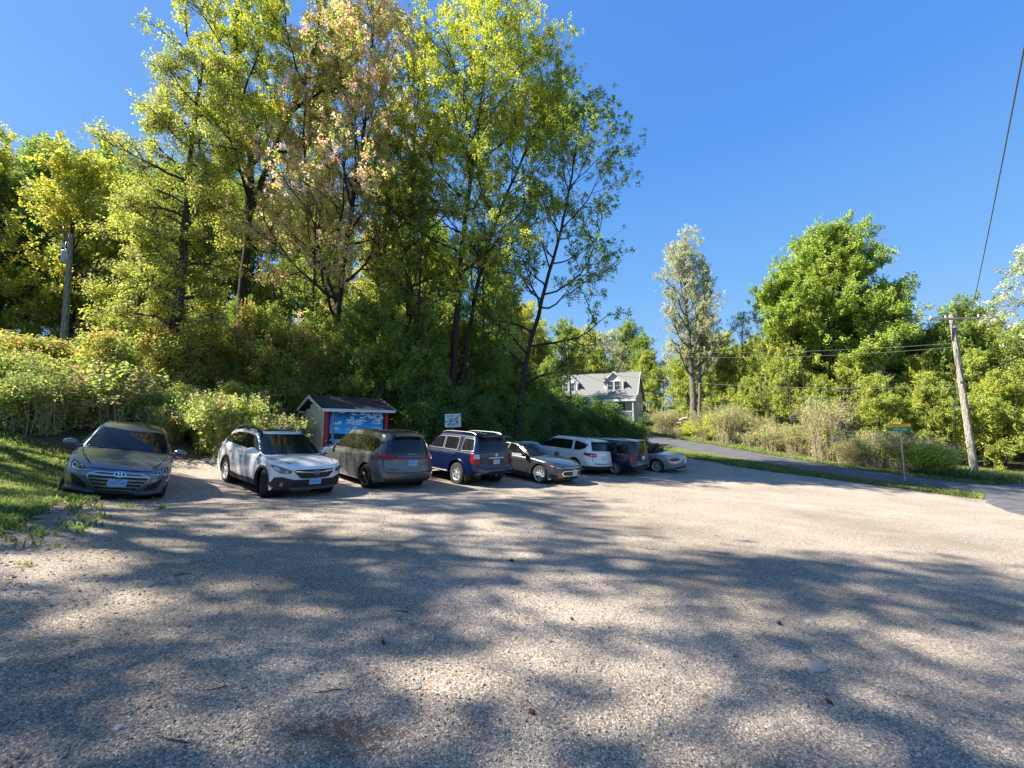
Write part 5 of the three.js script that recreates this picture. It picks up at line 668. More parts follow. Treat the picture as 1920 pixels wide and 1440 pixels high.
{ // 4: dark blue body-on-frame off-roader
  const s = { L: 4.83, W: 1.925, H: 1.8, wb: 2.79, fo: .92, r: .39, tw: .255, rim: .23, spokes: { n: 6, w0: .08, w1: .1 }, archR: .47, sill: .4, paint: paint(.0015, .007, .042, .15, .3), pose: { x: -2.21, d: 16.23, yaw: 133.7 },
    top: [[-2.41, 1.14], [-2.2, 1.2], [-1.5, 1.2], [-.3, 1.18], [.7, 1.17], [1.1, 1.16], [1.5, 1.14], [2.05, 1.1], [2.3, 1.04], [2.41, .98]], sect: [[.3, .92], [.5, .985], [.75, 1], [1, .985], [1.15, .96], [1.3, .93]],
    nose: [[.4, 2.3], [.6, 2.4], [.9, 2.41], [1.1, 2.34]], tail: [[.4, -2.3], [.5, -2.41], [.68, -2.42], [.72, -2.36], [1.1, -2.33], [1.3, -2.3]], lowOpt: { cr: .26, pr: 2.4, qr: 3.4, cf: .45 },
    roof: [[-2.3, 1.72], [-1.9, 1.755], [-.9, 1.775], [-.1, 1.77], [.2, 1.74], [.4, 1.7]], shield: [[1.1, 1.06], [1.2, .95], [1.4, .72], [1.65, .42], [1.78, .28]], gate: [[1.1, -2.31], [1.3, -2.27], [1.5, -2.2], [1.74, -2.1]], roofW: .68, beltY: 1.18, beltW: .875, topOpt: { cr: .24, pr: 2.4, qr: 3.4 } };
  const c = makeCar('blue_sport_utility', 'dark blue sport utility vehicle with chunky tires below the permit sign', s), { low, top, add, both } = c;
  add('windshield', patch(top, 'front', chaikin([[-.76, 1.2], [.76, 1.2], [.64, 1.68], [-.64, 1.68]], 2), .008), C.glass);
  for (const w of [[[.8, 1.22], [.35, 1.62], [-.28, 1.65], [-.3, 1.22]], [[-.4, 1.22], [-.38, 1.65], [-1.15, 1.65], [-1.18, 1.22]], [[-1.42, 1.22], [-1.46, 1.64], [-1.98, 1.62], [-2.08, 1.24]]]) { both('window_trim', top, 'side', chaikin(w.map(([x, y], k, A) => { const cx = A.reduce((q, e) => q + e[0], 0) / 4; return [cx + (x - cx) * 1.07, 1.43 + (y - 1.43) * 1.1]; }), 1), .004, C.satin); both('side_window', top, 'side', chaikin(w, 1), .01, C.glass); }
  add('rear_window', patch(top, 'rear', chaikin([[-.68, 1.24], [.68, 1.24], [.6, 1.64], [-.6, 1.64]], 2), .009), C.glass);
  add('rear_spoiler', merged([patch(top, 'top', [[-1.95, .64], [-2.28, .62], [-2.34, 0], [-2.28, -.62], [-1.95, -.64]], .03, { thick: .05 }), rbox(.2, .05, 1.2, .02, -2.26, 1.735, 0)]), s.paint);
  for (const t of both('taillight', low, 'rear', [[.7, .78], [.86, .78], [.93, .98], [.9, 1.14], [.72, 1.15]], .03, C.red)) { const sd = Math.sign(t.geometry.attributes.position.getZ(0)); part('lamp_lens', patch(low, 'rear', [[sd * .71, .98], [sd * .88, .98], [sd * .87, 1.12], [sd * .73, 1.13]], .036, { thick: .006 }), C.clear, t); }
  both('taillight_corner', low, 'side', [[-2.14, 1.13], [-2.06, .98], [-2.14, .82], [-2.22, .82], [-2.22, 1.14]], .02, C.red);
  add('rear_gate_panel', patch(low, 'rear', chaikin([[-.68, .74], [.68, .74], [.68, 1.16], [-.68, 1.16]], 1), .012), s.paint); add('plate_recess', patch(low, 'rear', chaikin([[-.32, .78], [.32, .78], [.36, .97], [-.36, .97]], 1), .014), C.black); add('gate_trim', patch(low, 'rear', [[-.36, .985], [.36, .985], [.33, 1.02], [-.33, 1.02]], .03), C.chrome);
  c.plate(low.rearX(0, .86) - .025, .87, .3, BLUE_PLATE);
  const bd = add('badge', patch(low, 'rear', disc(0, 1.095, .068, .048), .03), C.chrome); part('badge_face', patch(low, 'rear', disc(0, 1.095, .055, .037), .032, { thick: .004 }), C.black, bd); part('badge_ellipse', merged([patch(low, 'rear', disc(0, 1.11, .04, .012), .036, { thick: .003 }), patch(low, 'rear', disc(0, 1.09, .014, .03), .037, { thick: .003 })]), C.chrome, bd);
  add('rear_bumper', patch(low, 'rear', [[-.9, .46], [.9, .46], [.92, .66], [-.92, .66]], .02), s.paint); add('bumper_step', patch(low, 'rear', [[-.6, .6], [.6, .6], [.62, .67], [-.62, .67]], .035), C.clad);
  archLip(c, s, c.fA, .47, .54, s.paint, .03); archLip(c, s, c.rA, .47, .54, s.paint, .03);
  for (const sd of [1, -1]) { add('running_board', rbox(1.75, .05, .16, .02, (c.fA + c.rA) / 2, .42, sd * .88), C.satin); add('mud_flap', rbox(.03, .3, .24, .01, c.rA - .5, .36, sd * .8), C.clad); const tb = new Tubes(); tb.add(new THREE.CatmullRomCurve3([V(.1, 1.78, .6 * sd), V(-.1, 1.83, .6 * sd), V(-1, 1.85, .6 * sd), V(-1.75, 1.83, .6 * sd), V(-1.95, 1.77, .6 * sd)]).getPoints(20), Array(21).fill(.02), 6); add('roof_rail', tb.build(), C.satin); }
  c.door([[.95, 1.17], [.9, .62], [.75, .48], [-.32, .48], [-.34, 1.19]], [-.14, 1.04]); c.door([[-.38, 1.19], [-.36, .48], [-.75, .48], [-.98, .8], [-1.25, 1.2]], [-1.1, 1.05]);
  c.mirror(.82, 1.26, 1.05, C.chrome); add('hitch_receiver', box(.2, .09, .12, -2.3, .42, 0), C.black);
}
{ // 5: dark grey sedan, nose to the lot
  const s = { L: 4.92, W: 1.855, H: 1.46, wb: 2.83, fo: .94, r: .335, tw: .22, rim: .245, spokes: { n: 10, w0: .035, w1: .05 }, sill: .19, paint: paint(.055, .06, .07, .6, .28), pose: { x: .54, d: 17.17, yaw: -44.9 },
    top: [[-2.46, .92], [-2.3, 1.0], [-1.9, 1.02], [-1, 1.0], [0, .96], [1.05, .93], [1.5, .88], [2.0, .79], [2.3, .7], [2.46, .62]],
    nose: [[.15, 2.25], [.3, 2.42], [.5, 2.46], [.65, 2.42], [.8, 2.3]], tail: [[.2, -2.3], [.4, -2.44], [.8, -2.46], [1, -2.4]], lowOpt: { cf: .68, pf: 2.1, qf: 2.5 },
    roof: [[-1.75, 1.12], [-1.4, 1.27], [-1, 1.38], [-.5, 1.43], [0, 1.43], [.25, 1.39], [.5, 1.33]], shield: [[.88, 1.26], [1.0, 1.04], [1.2, .68], [1.38, .3], [1.46, .12]], gate: [[.95, -2.1], [1.1, -1.8], [1.25, -1.5], [1.4, -1.1]], roofW: .58, beltY: .96, beltW: .8 };
  const c = makeCar('gray_sedan', 'dark gray sedan with silver wheels parked nose out beside a white crossover', s), { low, top, add, both } = c;
  add('windshield_surround', patch(top, 'front', chaikin([[-.74, .955], [.74, .955], [.59, 1.37], [-.59, 1.37]], 2), .004), C.gloss); add('windshield', patch(top, 'front', chaikin([[-.71, .965], [.71, .965], [.57, 1.36], [-.57, 1.36]], 2), .01), C.glass);
  both('window_trim', top, 'side', chaikin([[.85, .98], [.15, 1.33], [-.4, 1.38], [-1.1, 1.3], [-1.6, 1.08], [-1.5, 1.03]], 1), .004, C.chrome); both('side_window', top, 'side', chaikin([[.76, .995], [.12, 1.31], [-.3, 1.355], [-.34, 1.0]], 1), .01, C.glass); both('side_window', top, 'side', chaikin([[-.4, 1.005], [-.36, 1.355], [-1.06, 1.275], [-1.5, 1.08], [-1.4, 1.04]], 1), .01, C.glass);
  c.door([[1.0, .93], [.98, .5], [.85, .3], [-.34, .3], [-.36, .96]], [-.16, .82]); c.door([[-.4, .96], [-.38, .3], [-.85, .3], [-1.05, .6], [-1.3, .99]], [-1.15, .84]);
  c.mirror(.85, 1.0, 1.0, C.gloss);
  for (const h of both('headlight', low, 'front', chaikin([[.5, .6], [.74, .62], [.86, .7], [.84, .74], [.66, .69], [.5, .645]], 1), .01, C.lens)) { const sd = Math.sign(h.geometry.attributes.position.getZ(0)); part('turn_lamp', patch(low, 'front', chaikin([[sd * .78, .66], [sd * .845, .7], [sd * .835, .725], [sd * .77, .7]], 1), .016, { thick: .004 }), C.amber, h); for (const z of [.58, .67]) part('lamp_projector', patch(low, 'front', disc(sd * z, .638, .03, .022), .016, { thick: .004 }), C.clear, h); }
  add('upper_grille', patch(low, 'front', [[-.46, .59], [.46, .59], [.44, .63], [-.44, .63]], .01), C.black); add('grille_strip', patch(low, 'front', ribbon([[-.48, .645], [0, .64], [.48, .645]], .02), .02), C.chrome);
  const gr = add('lower_grille_frame', patch(low, 'front', [[-.5, .36], [.5, .36], [.58, .46], [.48, .54], [-.48, .54], [-.58, .46]], .02), C.chrome); part('lower_grille', patch(low, 'front', [[-.48, .375], [.48, .375], [.545, .46], [.465, .525], [-.465, .525], [-.545, .46]], .024), C.black, gr);
  for (const y of [.41, .45, .49]) part('grille_bar', patch(low, 'front', [[-.5, y], [.5, y], [.5, y + .012], [-.5, y + .012]], .034, { thick: .012 }), C.clad, gr);
  both('fog_lamp_intake', low, 'front', chaikin([[.62, .27], [.82, .3], [.86, .4], [.7, .4]], 1), .01, C.black); add('front_splitter', patch(low, 'front', [[-.72, .21], [.72, .21], [.76, .245], [-.76, .245]], .02), C.clad);
  add('badge', patch(low, 'front', [[-.1, .575], [-.1, .55], [-.03, .55], [-.03, .545], [.03, .545], [.03, .56], [.1, .56], [.1, .585], [.03, .585], [.03, .59], [-.03, .59], [-.03, .575]], .05), std(rgb(.6, .42, .1), { metalness: .8, roughness: .3 }));
  c.plate(low.frontX(0, .44) + .05, .44, .3, BLUE_PLATE);
  for (const sd of [1, -1]) add('hood_seam', patch(low, 'top', ribbon(chaikin([[1.0, .76 * sd], [1.7, .68 * sd], [2.2, .5 * sd]], 2, true), .012), .004, { thick: .01 }), C.seam); both('sill_trim', low, 'side', [[c.fA - .42, .2], [c.rA + .42, .2], [c.rA + .42, .25], [c.fA - .42, .25]], .014, s.paint);
  both('taillight', low, 'rear', chaikin([[.5, .8], [.84, .8], [.84, .92], [.5, .9]], 1), .012, C.red);
}
{ // 6: white three-row crossover
  const s = { L: 5.17, W: 1.99, H: 1.77, wb: 3.02, fo: 1.02, r: .375, tw: .24, rim: .245, spokes: { n: 5, twin: .18, w0: .05, w1: .06 }, sill: .27, paint: paint(.7, .7, .68, .05, .3), pose: { x: 2.75, d: 21.8, yaw: 130.5 },
    top: [[-2.58, 1.08], [-2.4, 1.13], [-1.5, 1.13], [-.3, 1.1], [.8, 1.08], [1.2, 1.06], [1.6, 1.03], [2.1, .96], [2.42, .87], [2.58, .78]], nose: [[.25, 2.4], [.4, 2.54], [.7, 2.58], [.9, 2.46], [1.05, 2.3]], tail: [[.3, -2.42], [.45, -2.56], [.62, -2.58], [.72, -2.52], [1, -2.5], [1.2, -2.45]], lowOpt: { cr: .48, pr: 2.1, qr: 2.9 },
    roof: [[-2.35, 1.62], [-2, 1.69], [-1.2, 1.735], [-.3, 1.735], [.2, 1.69], [.5, 1.62]], shield: [[1.0, 1.5], [1.1, 1.32], [1.35, .92], [1.6, .52], [1.74, .3]], gate: [[1.05, -2.46], [1.2, -2.42], [1.45, -2.3], [1.66, -2.14]], roofW: .67, beltY: 1.11, beltW: .89, topOpt: { cr: .4, pr: 2.1, qr: 2.9 } };
  const c = makeCar('white_crossover', 'white three row crossover with tail to the lot, beside a dark blue minivan', s), { low, top, add, both } = c;
  minivanRear(c, s, { shield: [[-.78, 1.12], [.78, 1.12], [.62, 1.62], [-.62, 1.62]], trim: [[1.1, 1.13], [.3, 1.58], [-.5, 1.62], [-1.4, 1.6], [-2.08, 1.48], [-1.95, 1.3], [-1.6, 1.17]], windows: [[[.98, 1.15], [.28, 1.545], [-.2, 1.58], [-.24, 1.16]], [[-.3, 1.165], [-.26, 1.585], [-1.08, 1.57], [-1.16, 1.17]]], rear: [[-.7, 1.2], [.7, 1.2], [.58, 1.6], [-.58, 1.6]] });
  both('pillar', top, 'side', [[-1.17, 1.12], [-1.1, 1.64], [-1.24, 1.64], [-1.3, 1.12]], .01, s.paint); both('side_window', top, 'side', chaikin([[-1.33, 1.2], [-1.27, 1.57], [-1.6, 1.54], [-2.0, 1.45], [-1.9, 1.3], [-1.6, 1.19]], 1), .013, C.glass);
  for (const t of both('taillight', low, 'rear', chaikin([[.5, .97], [.66, .9], [.94, .96], [.96, 1.1], [.6, 1.06]], 1), .014, C.red)) { const sd = Math.sign(t.geometry.attributes.position.getZ(0)); for (const z of [.645, .775]) part('lamp_lens', patch(low, 'rear', chaikin([[sd * (z - .04), .965], [sd * (z + .03), .96], [sd * (z + .045), 1.02], [sd * (z - .03), 1.02]], 1), .02, { thick: .005 }), C.clear, t); }
  both('taillight_corner', low, 'side', chaikin([[-2.0, 1.1], [-2.3, .98], [-2.44, .97], [-2.44, 1.09]], 1), .014, C.red);
  add('rear_gate_seam', patch(low, 'rear', ribbon([[-.74, .95], [-.74, .7], [-.66, .63], [0, .62], [.66, .63], [.74, .7], [.74, .95]], .018), .004), C.seam); add('rear_gate_shadow_gap', patch(low, 'rear', [[-.64, .6], [.64, .6], [.64, .63], [-.64, .63]], .006), C.black);  // seam outline, plus a black strip laid along the lower gate edge
  c.plate(low.rearX(0, .82) - .02, .84, .31, plateTex('#d9dde2', '#6a7280', '')); add('bumper_cladding', patch(low, 'rear', [[-.88, .32], [.88, .32], [.93, .5], [-.93, .5]], .014), C.clad); both('bumper_side_cladding', low, 'side', [[c.rA - .48, .32], [-2.5, .34], [-2.5, .5], [c.rA - .5, .48]], .012, C.clad);
  add('gate_trim', patch(low, 'rear', [[-.3, 1.0], [.3, 1.0], [.3, 1.025], [-.3, 1.025]], .02), C.chrome); add('lettering', merged([0, 1, 2, 3, 4, 5, 6].map((k) => patch(low, 'rear', [[.3 + k * .045, .68], [.335 + k * .045, .68], [.335 + k * .045, .71], [.3 + k * .045, .71]], .012, { thick: .004 }))), C.satin);
  c.door([[1.05, 1.07], [1.02, .55], [.85, .36], [-.24, .36], [-.28, 1.1]], [-.06, .96]); c.door([[-.32, 1.1], [-.28, .36], [-.95, .36], [-1.15, .75], [-1.3, 1.12]], [-1.08, .98]);
  c.mirror(1.0, 1.16, 1.08, s.paint); add('rear_spoiler', patch(top, 'top', chaikin([[-1.95, .56], [-2.3, .54], [-2.3, -.54], [-1.95, -.56]], 1), .02, { thick: .03 }), s.paint); both('sill_trim', low, 'side', [[c.fA - .46, .28], [c.rA + .46, .28], [c.rA + .46, .35], [c.fA - .46, .35]], .014, C.clad);
  for (const sd of [1, -1]) { const tb = new Tubes(); tb.add(new THREE.CatmullRomCurve3([V(.1, 1.73, .58 * sd), V(-.1, 1.77, .58 * sd), V(-1, 1.79, .6 * sd), V(-1.7, 1.765, .6 * sd), V(-1.9, 1.72, .6 * sd)]).getPoints(20), Array(21).fill(.018), 6); add('roof_rail', tb.build(), C.gloss); }
}
{ // 7: dark blue boxy minivan
  const s = { L: 5.15, W: 2.0, H: 1.74, wb: 3.08, fo: .95, r: .345, tw: .225, rim: .24, spokes: { n: 5, twin: .2, w0: .05, w1: .07 }, sill: .23, paint: paint(.006, .009, .035, .3, .3), pose: { x: 4.73, d: 22.5, yaw: 137.6 },
    top: [[-2.57, 1.04], [-2.4, 1.1], [-1.5, 1.1], [.3, 1.08], [1.2, 1.05], [1.6, 1.02], [2.1, .95], [2.4, .87], [2.57, .78]], nose: [[.2, 2.4], [.4, 2.55], [.7, 2.57], [.9, 2.46]], tail: [[.25, -2.42], [.4, -2.55], [.6, -2.57], [.68, -2.5], [1.2, -2.47]], lowOpt: { cr: .3, pr: 2.4, qr: 3.4 },
    roof: [[-2.45, 1.66], [-2.1, 1.7], [-1.2, 1.72], [-.2, 1.71], [.4, 1.66], [.7, 1.58]], shield: [[.95, 1.7], [1.1, 1.44], [1.35, 1.06], [1.6, .62], [1.72, .4]], gate: [[1.0, -2.48], [1.2, -2.46], [1.5, -2.4], [1.7, -2.32]], roofW: .74, beltY: 1.08, beltW: .915, topOpt: { cr: .28, pr: 2.4, qr: 3.4 } };
  const c = makeCar('blue_minivan', 'dark navy minivan between the white crossover and the silver convertible', s), { low, top, add, both } = c;
  minivanRear(c, s, { shield: [[-.78, 1.1], [.78, 1.1], [.64, 1.58], [-.64, 1.58]], trim: [[1.2, 1.11], [.45, 1.55], [-.3, 1.59], [-2.1, 1.58], [-2.24, 1.2], [-2.2, 1.13]], windows: [[[1.05, 1.14], [.42, 1.52], [.1, 1.55], [.05, 1.14]], [[-.02, 1.14], [.03, 1.56], [-.98, 1.56], [-1.02, 1.14]], [[-1.1, 1.14], [-1.06, 1.56], [-2.04, 1.55], [-2.16, 1.2], [-2.12, 1.15]]], rear: [[-.74, 1.14], [.74, 1.14], [.66, 1.6], [-.66, 1.6]] });
  both('taillight', low, 'rear', chaikin([[.74, .72], [.9, .72], [.93, .9], [.9, 1.08], [.76, 1.08]], 1), .016, C.red); both('taillight_corner', low, 'side', [[-2.32, 1.08], [-2.27, .9], [-2.32, .74], [-2.42, .74], [-2.42, 1.08]], .014, C.red);
  add('rear_gate_panel', patch(low, 'rear', [[-.7, .64], [.7, .64], [.7, 1.06], [-.7, 1.06]], .008), s.paint); c.plate(low.rearX(0, .9) - .02, .9, .3, plateTex('#e8eaec', '#33405a', '')); add('bumper_trim', patch(low, 'rear', [[-.72, .575], [.72, .575], [.74, .605], [-.74, .605]], .02), C.chrome);
  c.door([[1.3, 1.05], [1.3, .45], [.95, .29], [.1, .29], [.06, 1.08]], [.28, .92]); c.door([[.02, 1.08], [.06, .29], [-1.0, .29], [-1.08, 1.09]], [-.12, .93]); c.mirror(1.1, 1.17, 1.08, C.gloss); add('rear_spoiler', patch(top, 'top', [[-2.05, .62], [-2.42, .6], [-2.42, -.6], [-2.05, -.62]], .02, { thick: .03 }), s.paint);
  for (const sd of [1, -1]) { const tb = new Tubes(); tb.add(new THREE.CatmullRomCurve3([V(.2, 1.71, .66 * sd), V(0, 1.765, .66 * sd), V(-1, 1.785, .66 * sd), V(-1.9, 1.765, .66 * sd), V(-2.1, 1.71, .66 * sd)]).getPoints(20), Array(21).fill(.018), 6); add('roof_rail', tb.build(), C.gloss); }
}
{ // 8: silver two-seat convertible with the roof down
  const s = { L: 4.53, W: 1.83, H: 1.3, wb: 2.56, fo: .88, r: .335, tw: .25, rim: .255, spokes: { n: 10, w0: .028, w1: .034 }, sill: .19, crown: .03, paint: paint(.36, .385, .42, .65, .3), pose: { x: 7.35, d: 23.18, yaw: 136 },
    top: [[-2.27, .86], [-2.1, .93], [-1.7, .97], [-1.2, .97], [-.6, .9], [.4, .88], [.9, .9], [1.3, .86], [1.8, .76], [2.1, .66], [2.27, .58]], nose: [[.15, 2.05], [.35, 2.24], [.55, 2.27], [.7, 2.2]], tail: [[.2, -2.05], [.35, -2.22], [.6, -2.27], [.75, -2.24], [.95, -2.14]], lowOpt: { cf: .7, pf: 2.1, qf: 2.4, cr: .62, pr: 2.1, qr: 2.6 }, taperR: .07 };
  const c = makeCar('silver_convertible', 'silver two seat convertible with its roof down at the end of the row', s), { low, add, both } = c;
  add('cabin_interior', patch(low, 'top', chaikin([[.6, .62], [-.95, .64], [-1.05, 0], [-.95, -.64], [.6, -.62]], 1), .012, { thick: .02 }), C.black);
  for (const sd of [1, -1]) { const st = add('seat', merged([rbox(.2, .42, .5, .08, -.55, 1.02, .36 * sd)]), C.black); part('headrest', rbox(.12, .2, .28, .06, -.6, 1.27, .36 * sd), C.black, st); }
  add('wind_deflector', rbox(.03, .22, 1.05, .012, -.9, 1.05, 0), C.black);
  const ws = new Tubes(); ws.add(new THREE.CatmullRomCurve3([V(.95, .9, .72), V(.6, 1.08, .66), V(.32, 1.22, .58), V(.25, 1.25, 0), V(.32, 1.22, -.58), V(.6, 1.08, -.66), V(.95, .9, -.72)]).getPoints(40), Array(41).fill(.025), 6); add('windshield_frame', ws.build(), s.paint);
  { const p = [], idx = [], n = 12; for (let k = 0; k <= n; k++) { const e = k / n * 2 - 1; p.push(.95 + .1 * (1 - e * e), .9, .7 * e, .31 + .02 * (1 - e * e), 1.235, .57 * e); if (k) { const a = k * 2; idx.push(a - 2, a - 1, a, a, a - 1, a + 1); } } const g = new THREE.BufferGeometry(); g.setAttribute('position', new THREE.Float32BufferAttribute(p, 3)); g.setIndex(idx); g.computeVertexNormals(); add('windshield', g, phys(rgb(.8, .86, .84), { transmission: 1, roughness: 0, ior: 1.5, thickness: 0 })); }
  both('taillight', low, 'rear', chaikin([[.42, .72], [.82, .66], [.86, .76], [.66, .86], [.42, .8]], 1), .012, C.red); both('taillight_corner', low, 'side', chaikin([[-1.72, .77], [-1.95, .68], [-2.1, .7], [-2.02, .84]], 1), .012, C.red);
  c.plate(low.rearX(0, .62) - .02, .62, .3, plateTex('#dfe3e8', '#5a6577', '')); add('badge', patch(low, 'rear', disc(0, .83, .04, .04), .012), C.chrome);
  for (const sd of [1, -1]) add('exhaust_pipe', new THREE.CylinderGeometry(.045, .045, .14, 14).rotateZ(Math.PI / 2).translate(-2.1, .25, .5 * sd), C.chrome);
  add('rear_diffuser', patch(low, 'rear', [[-.6, .29], [.6, .29], [.64, .36], [-.64, .36]], .012), C.clad); add('trunk_seam', patch(low, 'rear', ribbon([[-.44, .88], [-.42, .72], [0, .7], [.42, .72], [.44, .88]], .012), .003), C.seam);
  c.door([[.75, .88], [.72, .5], [.55, .3], [-.55, .3], [-.62, .9]], [-.4, .76]); c.mirror(.65, .95, .97); both('headlight', low, 'front', chaikin([[.5, .5], [.72, .52], [.78, .66], [.6, .64]], 2), .01, C.clear);
  both('bumper_strip', low, 'side', [[-1.7, .5], [-2.02, .51], [-2.02, .53], [-1.7, .52]], .01, C.satin);
}
// ---------- grass, stones, litter ----------
{
  const tuft = (seed, n, h) => { const r = rng(seed), p = [], nn = [], idx = []; for (let k = 0; k < n; k++) { const a = r() * 6.283, L = h * (.5 + .8 * r()), b = .25 + .5 * r(), w = .006 + .004 * r(), o = V((r() - .5) * .16, 0, (r() - .5) * .16), d = V(Math.cos(a), 0, Math.sin(a)), s = V(-d.z * w, 0, d.x * w), m = o.clone().addScaledVector(d, L * b * .35).add(V(0, L * .6, 0)), t = o.clone().addScaledVector(d, L * b).add(V(0, L, 0)), i = p.length / 3; for (const v of [o.clone().sub(s), o.clone().add(s), m.clone().sub(s), m.clone().add(s), t]) { p.push(v.x, v.y, v.z); nn.push(d.x * -.3, .9, d.z * -.3); } idx.push(i, i + 1, i + 2, i + 2, i + 1, i + 3, i + 2, i + 3, i + 4); } const g = new THREE.BufferGeometry(); g.setAttribute('position', new THREE.Float32BufferAttribute(p, 3)); g.setAttribute('normal', new THREE.Float32BufferAttribute(nn, 3)); g.setIndex(idx); return g; };
  const grassM = phys(0xffffff, { roughness: 1, transmission: .35, thickness: 0, specularIntensity: .3 });
  function field(name, label, geo, spots, hue, seed, s0, s1) { const m = new THREE.InstancedMesh(geo, grassM, spots.length), r = rng(seed), q = new THREE.Quaternion(), M4 = new THREE.Matrix4(), c = new THREE.Color(); spots.forEach(([x, d], i) => { const s = lerp(s0, s1, r()); q.setFromEuler(new THREE.Euler((r() - .5) * .3, r() * 6.283, (r() - .5) * .3)); m.setMatrixAt(i, M4.compose(V(x, H(x, d) + bumpy(x, d) - .01, -d), q, V(s * 1.2, s, s * 1.2))); m.setColorAt(i, c.setRGB(...hue(r))); }); m.name = numbered(name); m.castShadow = m.receiveShadow = true; m.userData = { kind: 'stuff', label, category: 'grass' }; scene.add(m); }
  const lawnHue = tint([[.085, .125, .018], [.105, .14, .02], [.07, .11, .017], [.14, .135, .045]]), r = rng(90), L = [], Rr = [], far = [], wob = (x, d) => inside(LOT, x + (fbm(x * .55, d * .55, 8, 4) - .5) * 1.5, d + (fbm(x * .55 + 40, d * .55, 18, 4) - .5) * 1.5);
  for (let k = 0; k < 60000 && L.length < 26000; k++) { const x = lerp(-15, -1.5, r()), d = lerp(1.2, 11.8, r() ** .8); if (!wob(x + .15, d) && d < 11.6 - (x + 11.5) * .42 - .2) L.push([x, d]); }
  for (let k = 0; k < 600; k++) { const x = lerp(-8.5, -3, r()), d = lerp(4.2, 9.5, r()); if (wob(x, d) && !wob(x - 1.9 * r() * r(), d) && fbm(x * 1.6, d * 1.6, 5, 3) > .46) L.push([x, d]); }
  for (let k = 0; k < 90000 && Rr.length < 24000; k++) { const x = lerp(9, 31, r()), d = lerp(15, 44, r()), q = distTo(LANE, x, d); if (q > 2.45 && q < 6.5 && !wob(x, d) && distTo(MAIN, x, d) > 3.6) Rr.push([x, d]); }
  for (let k = 0; k < 16000; k++) { const x = lerp(4, 26, r()), d = lerp(40, 56, r()); if (distTo(LANE, x, d) > 2.5) far.push([x, d]); }
  field('bank_grass', 'shaded grass on the bank at the left of the gravel', tuft(1, 12, .075), L, lawnHue, 91, .6, 1.35);
  field('verge_grass', 'sunlit grass verge along the side road', tuft(2, 12, .1), Rr, lawnHue, 92, .6, 1.5);
  field('lawn_grass', 'sunny lawn in front of the house', tuft(3, 10, .2), far, lawnHue, 93, .8, 1.5);
  const weeds = []; for (let k = 0; k < 1500; k++) { const a = r() * 6.283, q = 2.6 * Math.sqrt(r()), x = 28.2 + q * 1.5 * Math.cos(a), d = 25.2 + q * Math.sin(a); if (distTo(LANE, x, d) > 2.6 && distTo(MAIN, x, d) > 3.7) weeds.push([x, d]); }
  field('roadside_weeds', 'tall bright green weeds round the foot of the roadside pole', tuft(4, 10, .34), weeds, lawnHue, 94, .6, 1.4);
  // loose stones
  const peb = (seed) => { const g = new THREE.IcosahedronGeometry(1, 1), p = g.attributes.position, rr = rng(seed); const ax = [.8 + .5 * rr(), .5 + .25 * rr(), .8 + .5 * rr()], sd = seed * 13; for (let i = 0; i < p.count; i++) { const x = p.getX(i), y = p.getY(i), z = p.getZ(i), f = 1 + .28 * (noise2(x * 1.7 + sd, y * 1.7 + z * 1.3, seed) - .5); p.setXYZ(i, x * f * ax[0], y * f * ax[1], z * f * ax[2]); } g.computeVertexNormals(); return g; };
  const rockM = std(0xffffff, { roughness: .9 }), stoneHue = tint([[.15, .14, .122], [.12, .112, .1], [.085, .08, .077], [.2, .19, .175], [.135, .12, .1]], .15), n = 60000, m = new THREE.InstancedMesh(peb(3), rockM, n), q = new THREE.Quaternion(), M4 = new THREE.Matrix4(), c = new THREE.Color(); let cnt = 0;
  while (cnt < n) { const dd = 1 + 19 * Math.pow(r(), 2.4), a = lerp(-1.0, 1.0, r()), x = Math.tan(a) * dd * .95, d = dd; if (!wob(x, d)) { if (r() > .12) continue; } const s = (.003 + .0065 * r() ** 4) * (1 + dd * .04); q.setFromEuler(new THREE.Euler(r() * 6, r() * 6, r() * 6)); m.setMatrixAt(cnt, M4.compose(V(x, H(x, d) + bumpy(x, d) * .7 + s * .25, -d), q, V(s, s, s))); m.setColorAt(cnt, c.setRGB(...stoneHue(r))); cnt++; }
  { // larger stones working out of the packed surface, half buried and in loose clusters
    const N = 1300, big = new THREE.InstancedMesh(peb(8), rockM, N); let k = 0; while (k < N) { const d = 1.2 + 16 * r() ** 1.6, x = (r() - .5) * 2.6 * d; if (!wob(x, d) || fbm(x * .9, d * .9, 81, 3) < .4 + .3 * r()) continue; const s = (.006 + .015 * r() ** 3); q.setFromEuler(new THREE.Euler(r() * 6, r() * 6, r() * 6)); big.setMatrixAt(k, M4.compose(V(x, H(x, d) + bumpy(x, d) * .7 - s * .1, -d), q, V(s, s, s))); big.setColorAt(k, c.setRGB(...stoneHue(r))); k++; }
    big.name = 'half_buried_stones'; big.castShadow = big.receiveShadow = true; big.userData = { kind: 'stuff', label: 'half-buried larger stones in the packed gravel', category: 'gravel' }; scene.add(big);
  }
  m.name = 'loose_gravel'; m.castShadow = m.receiveShadow = true; m.userData = { kind: 'stuff', label: 'loose pale pebbles scattered over the packed gravel', category: 'gravel' }; scene.add(m);
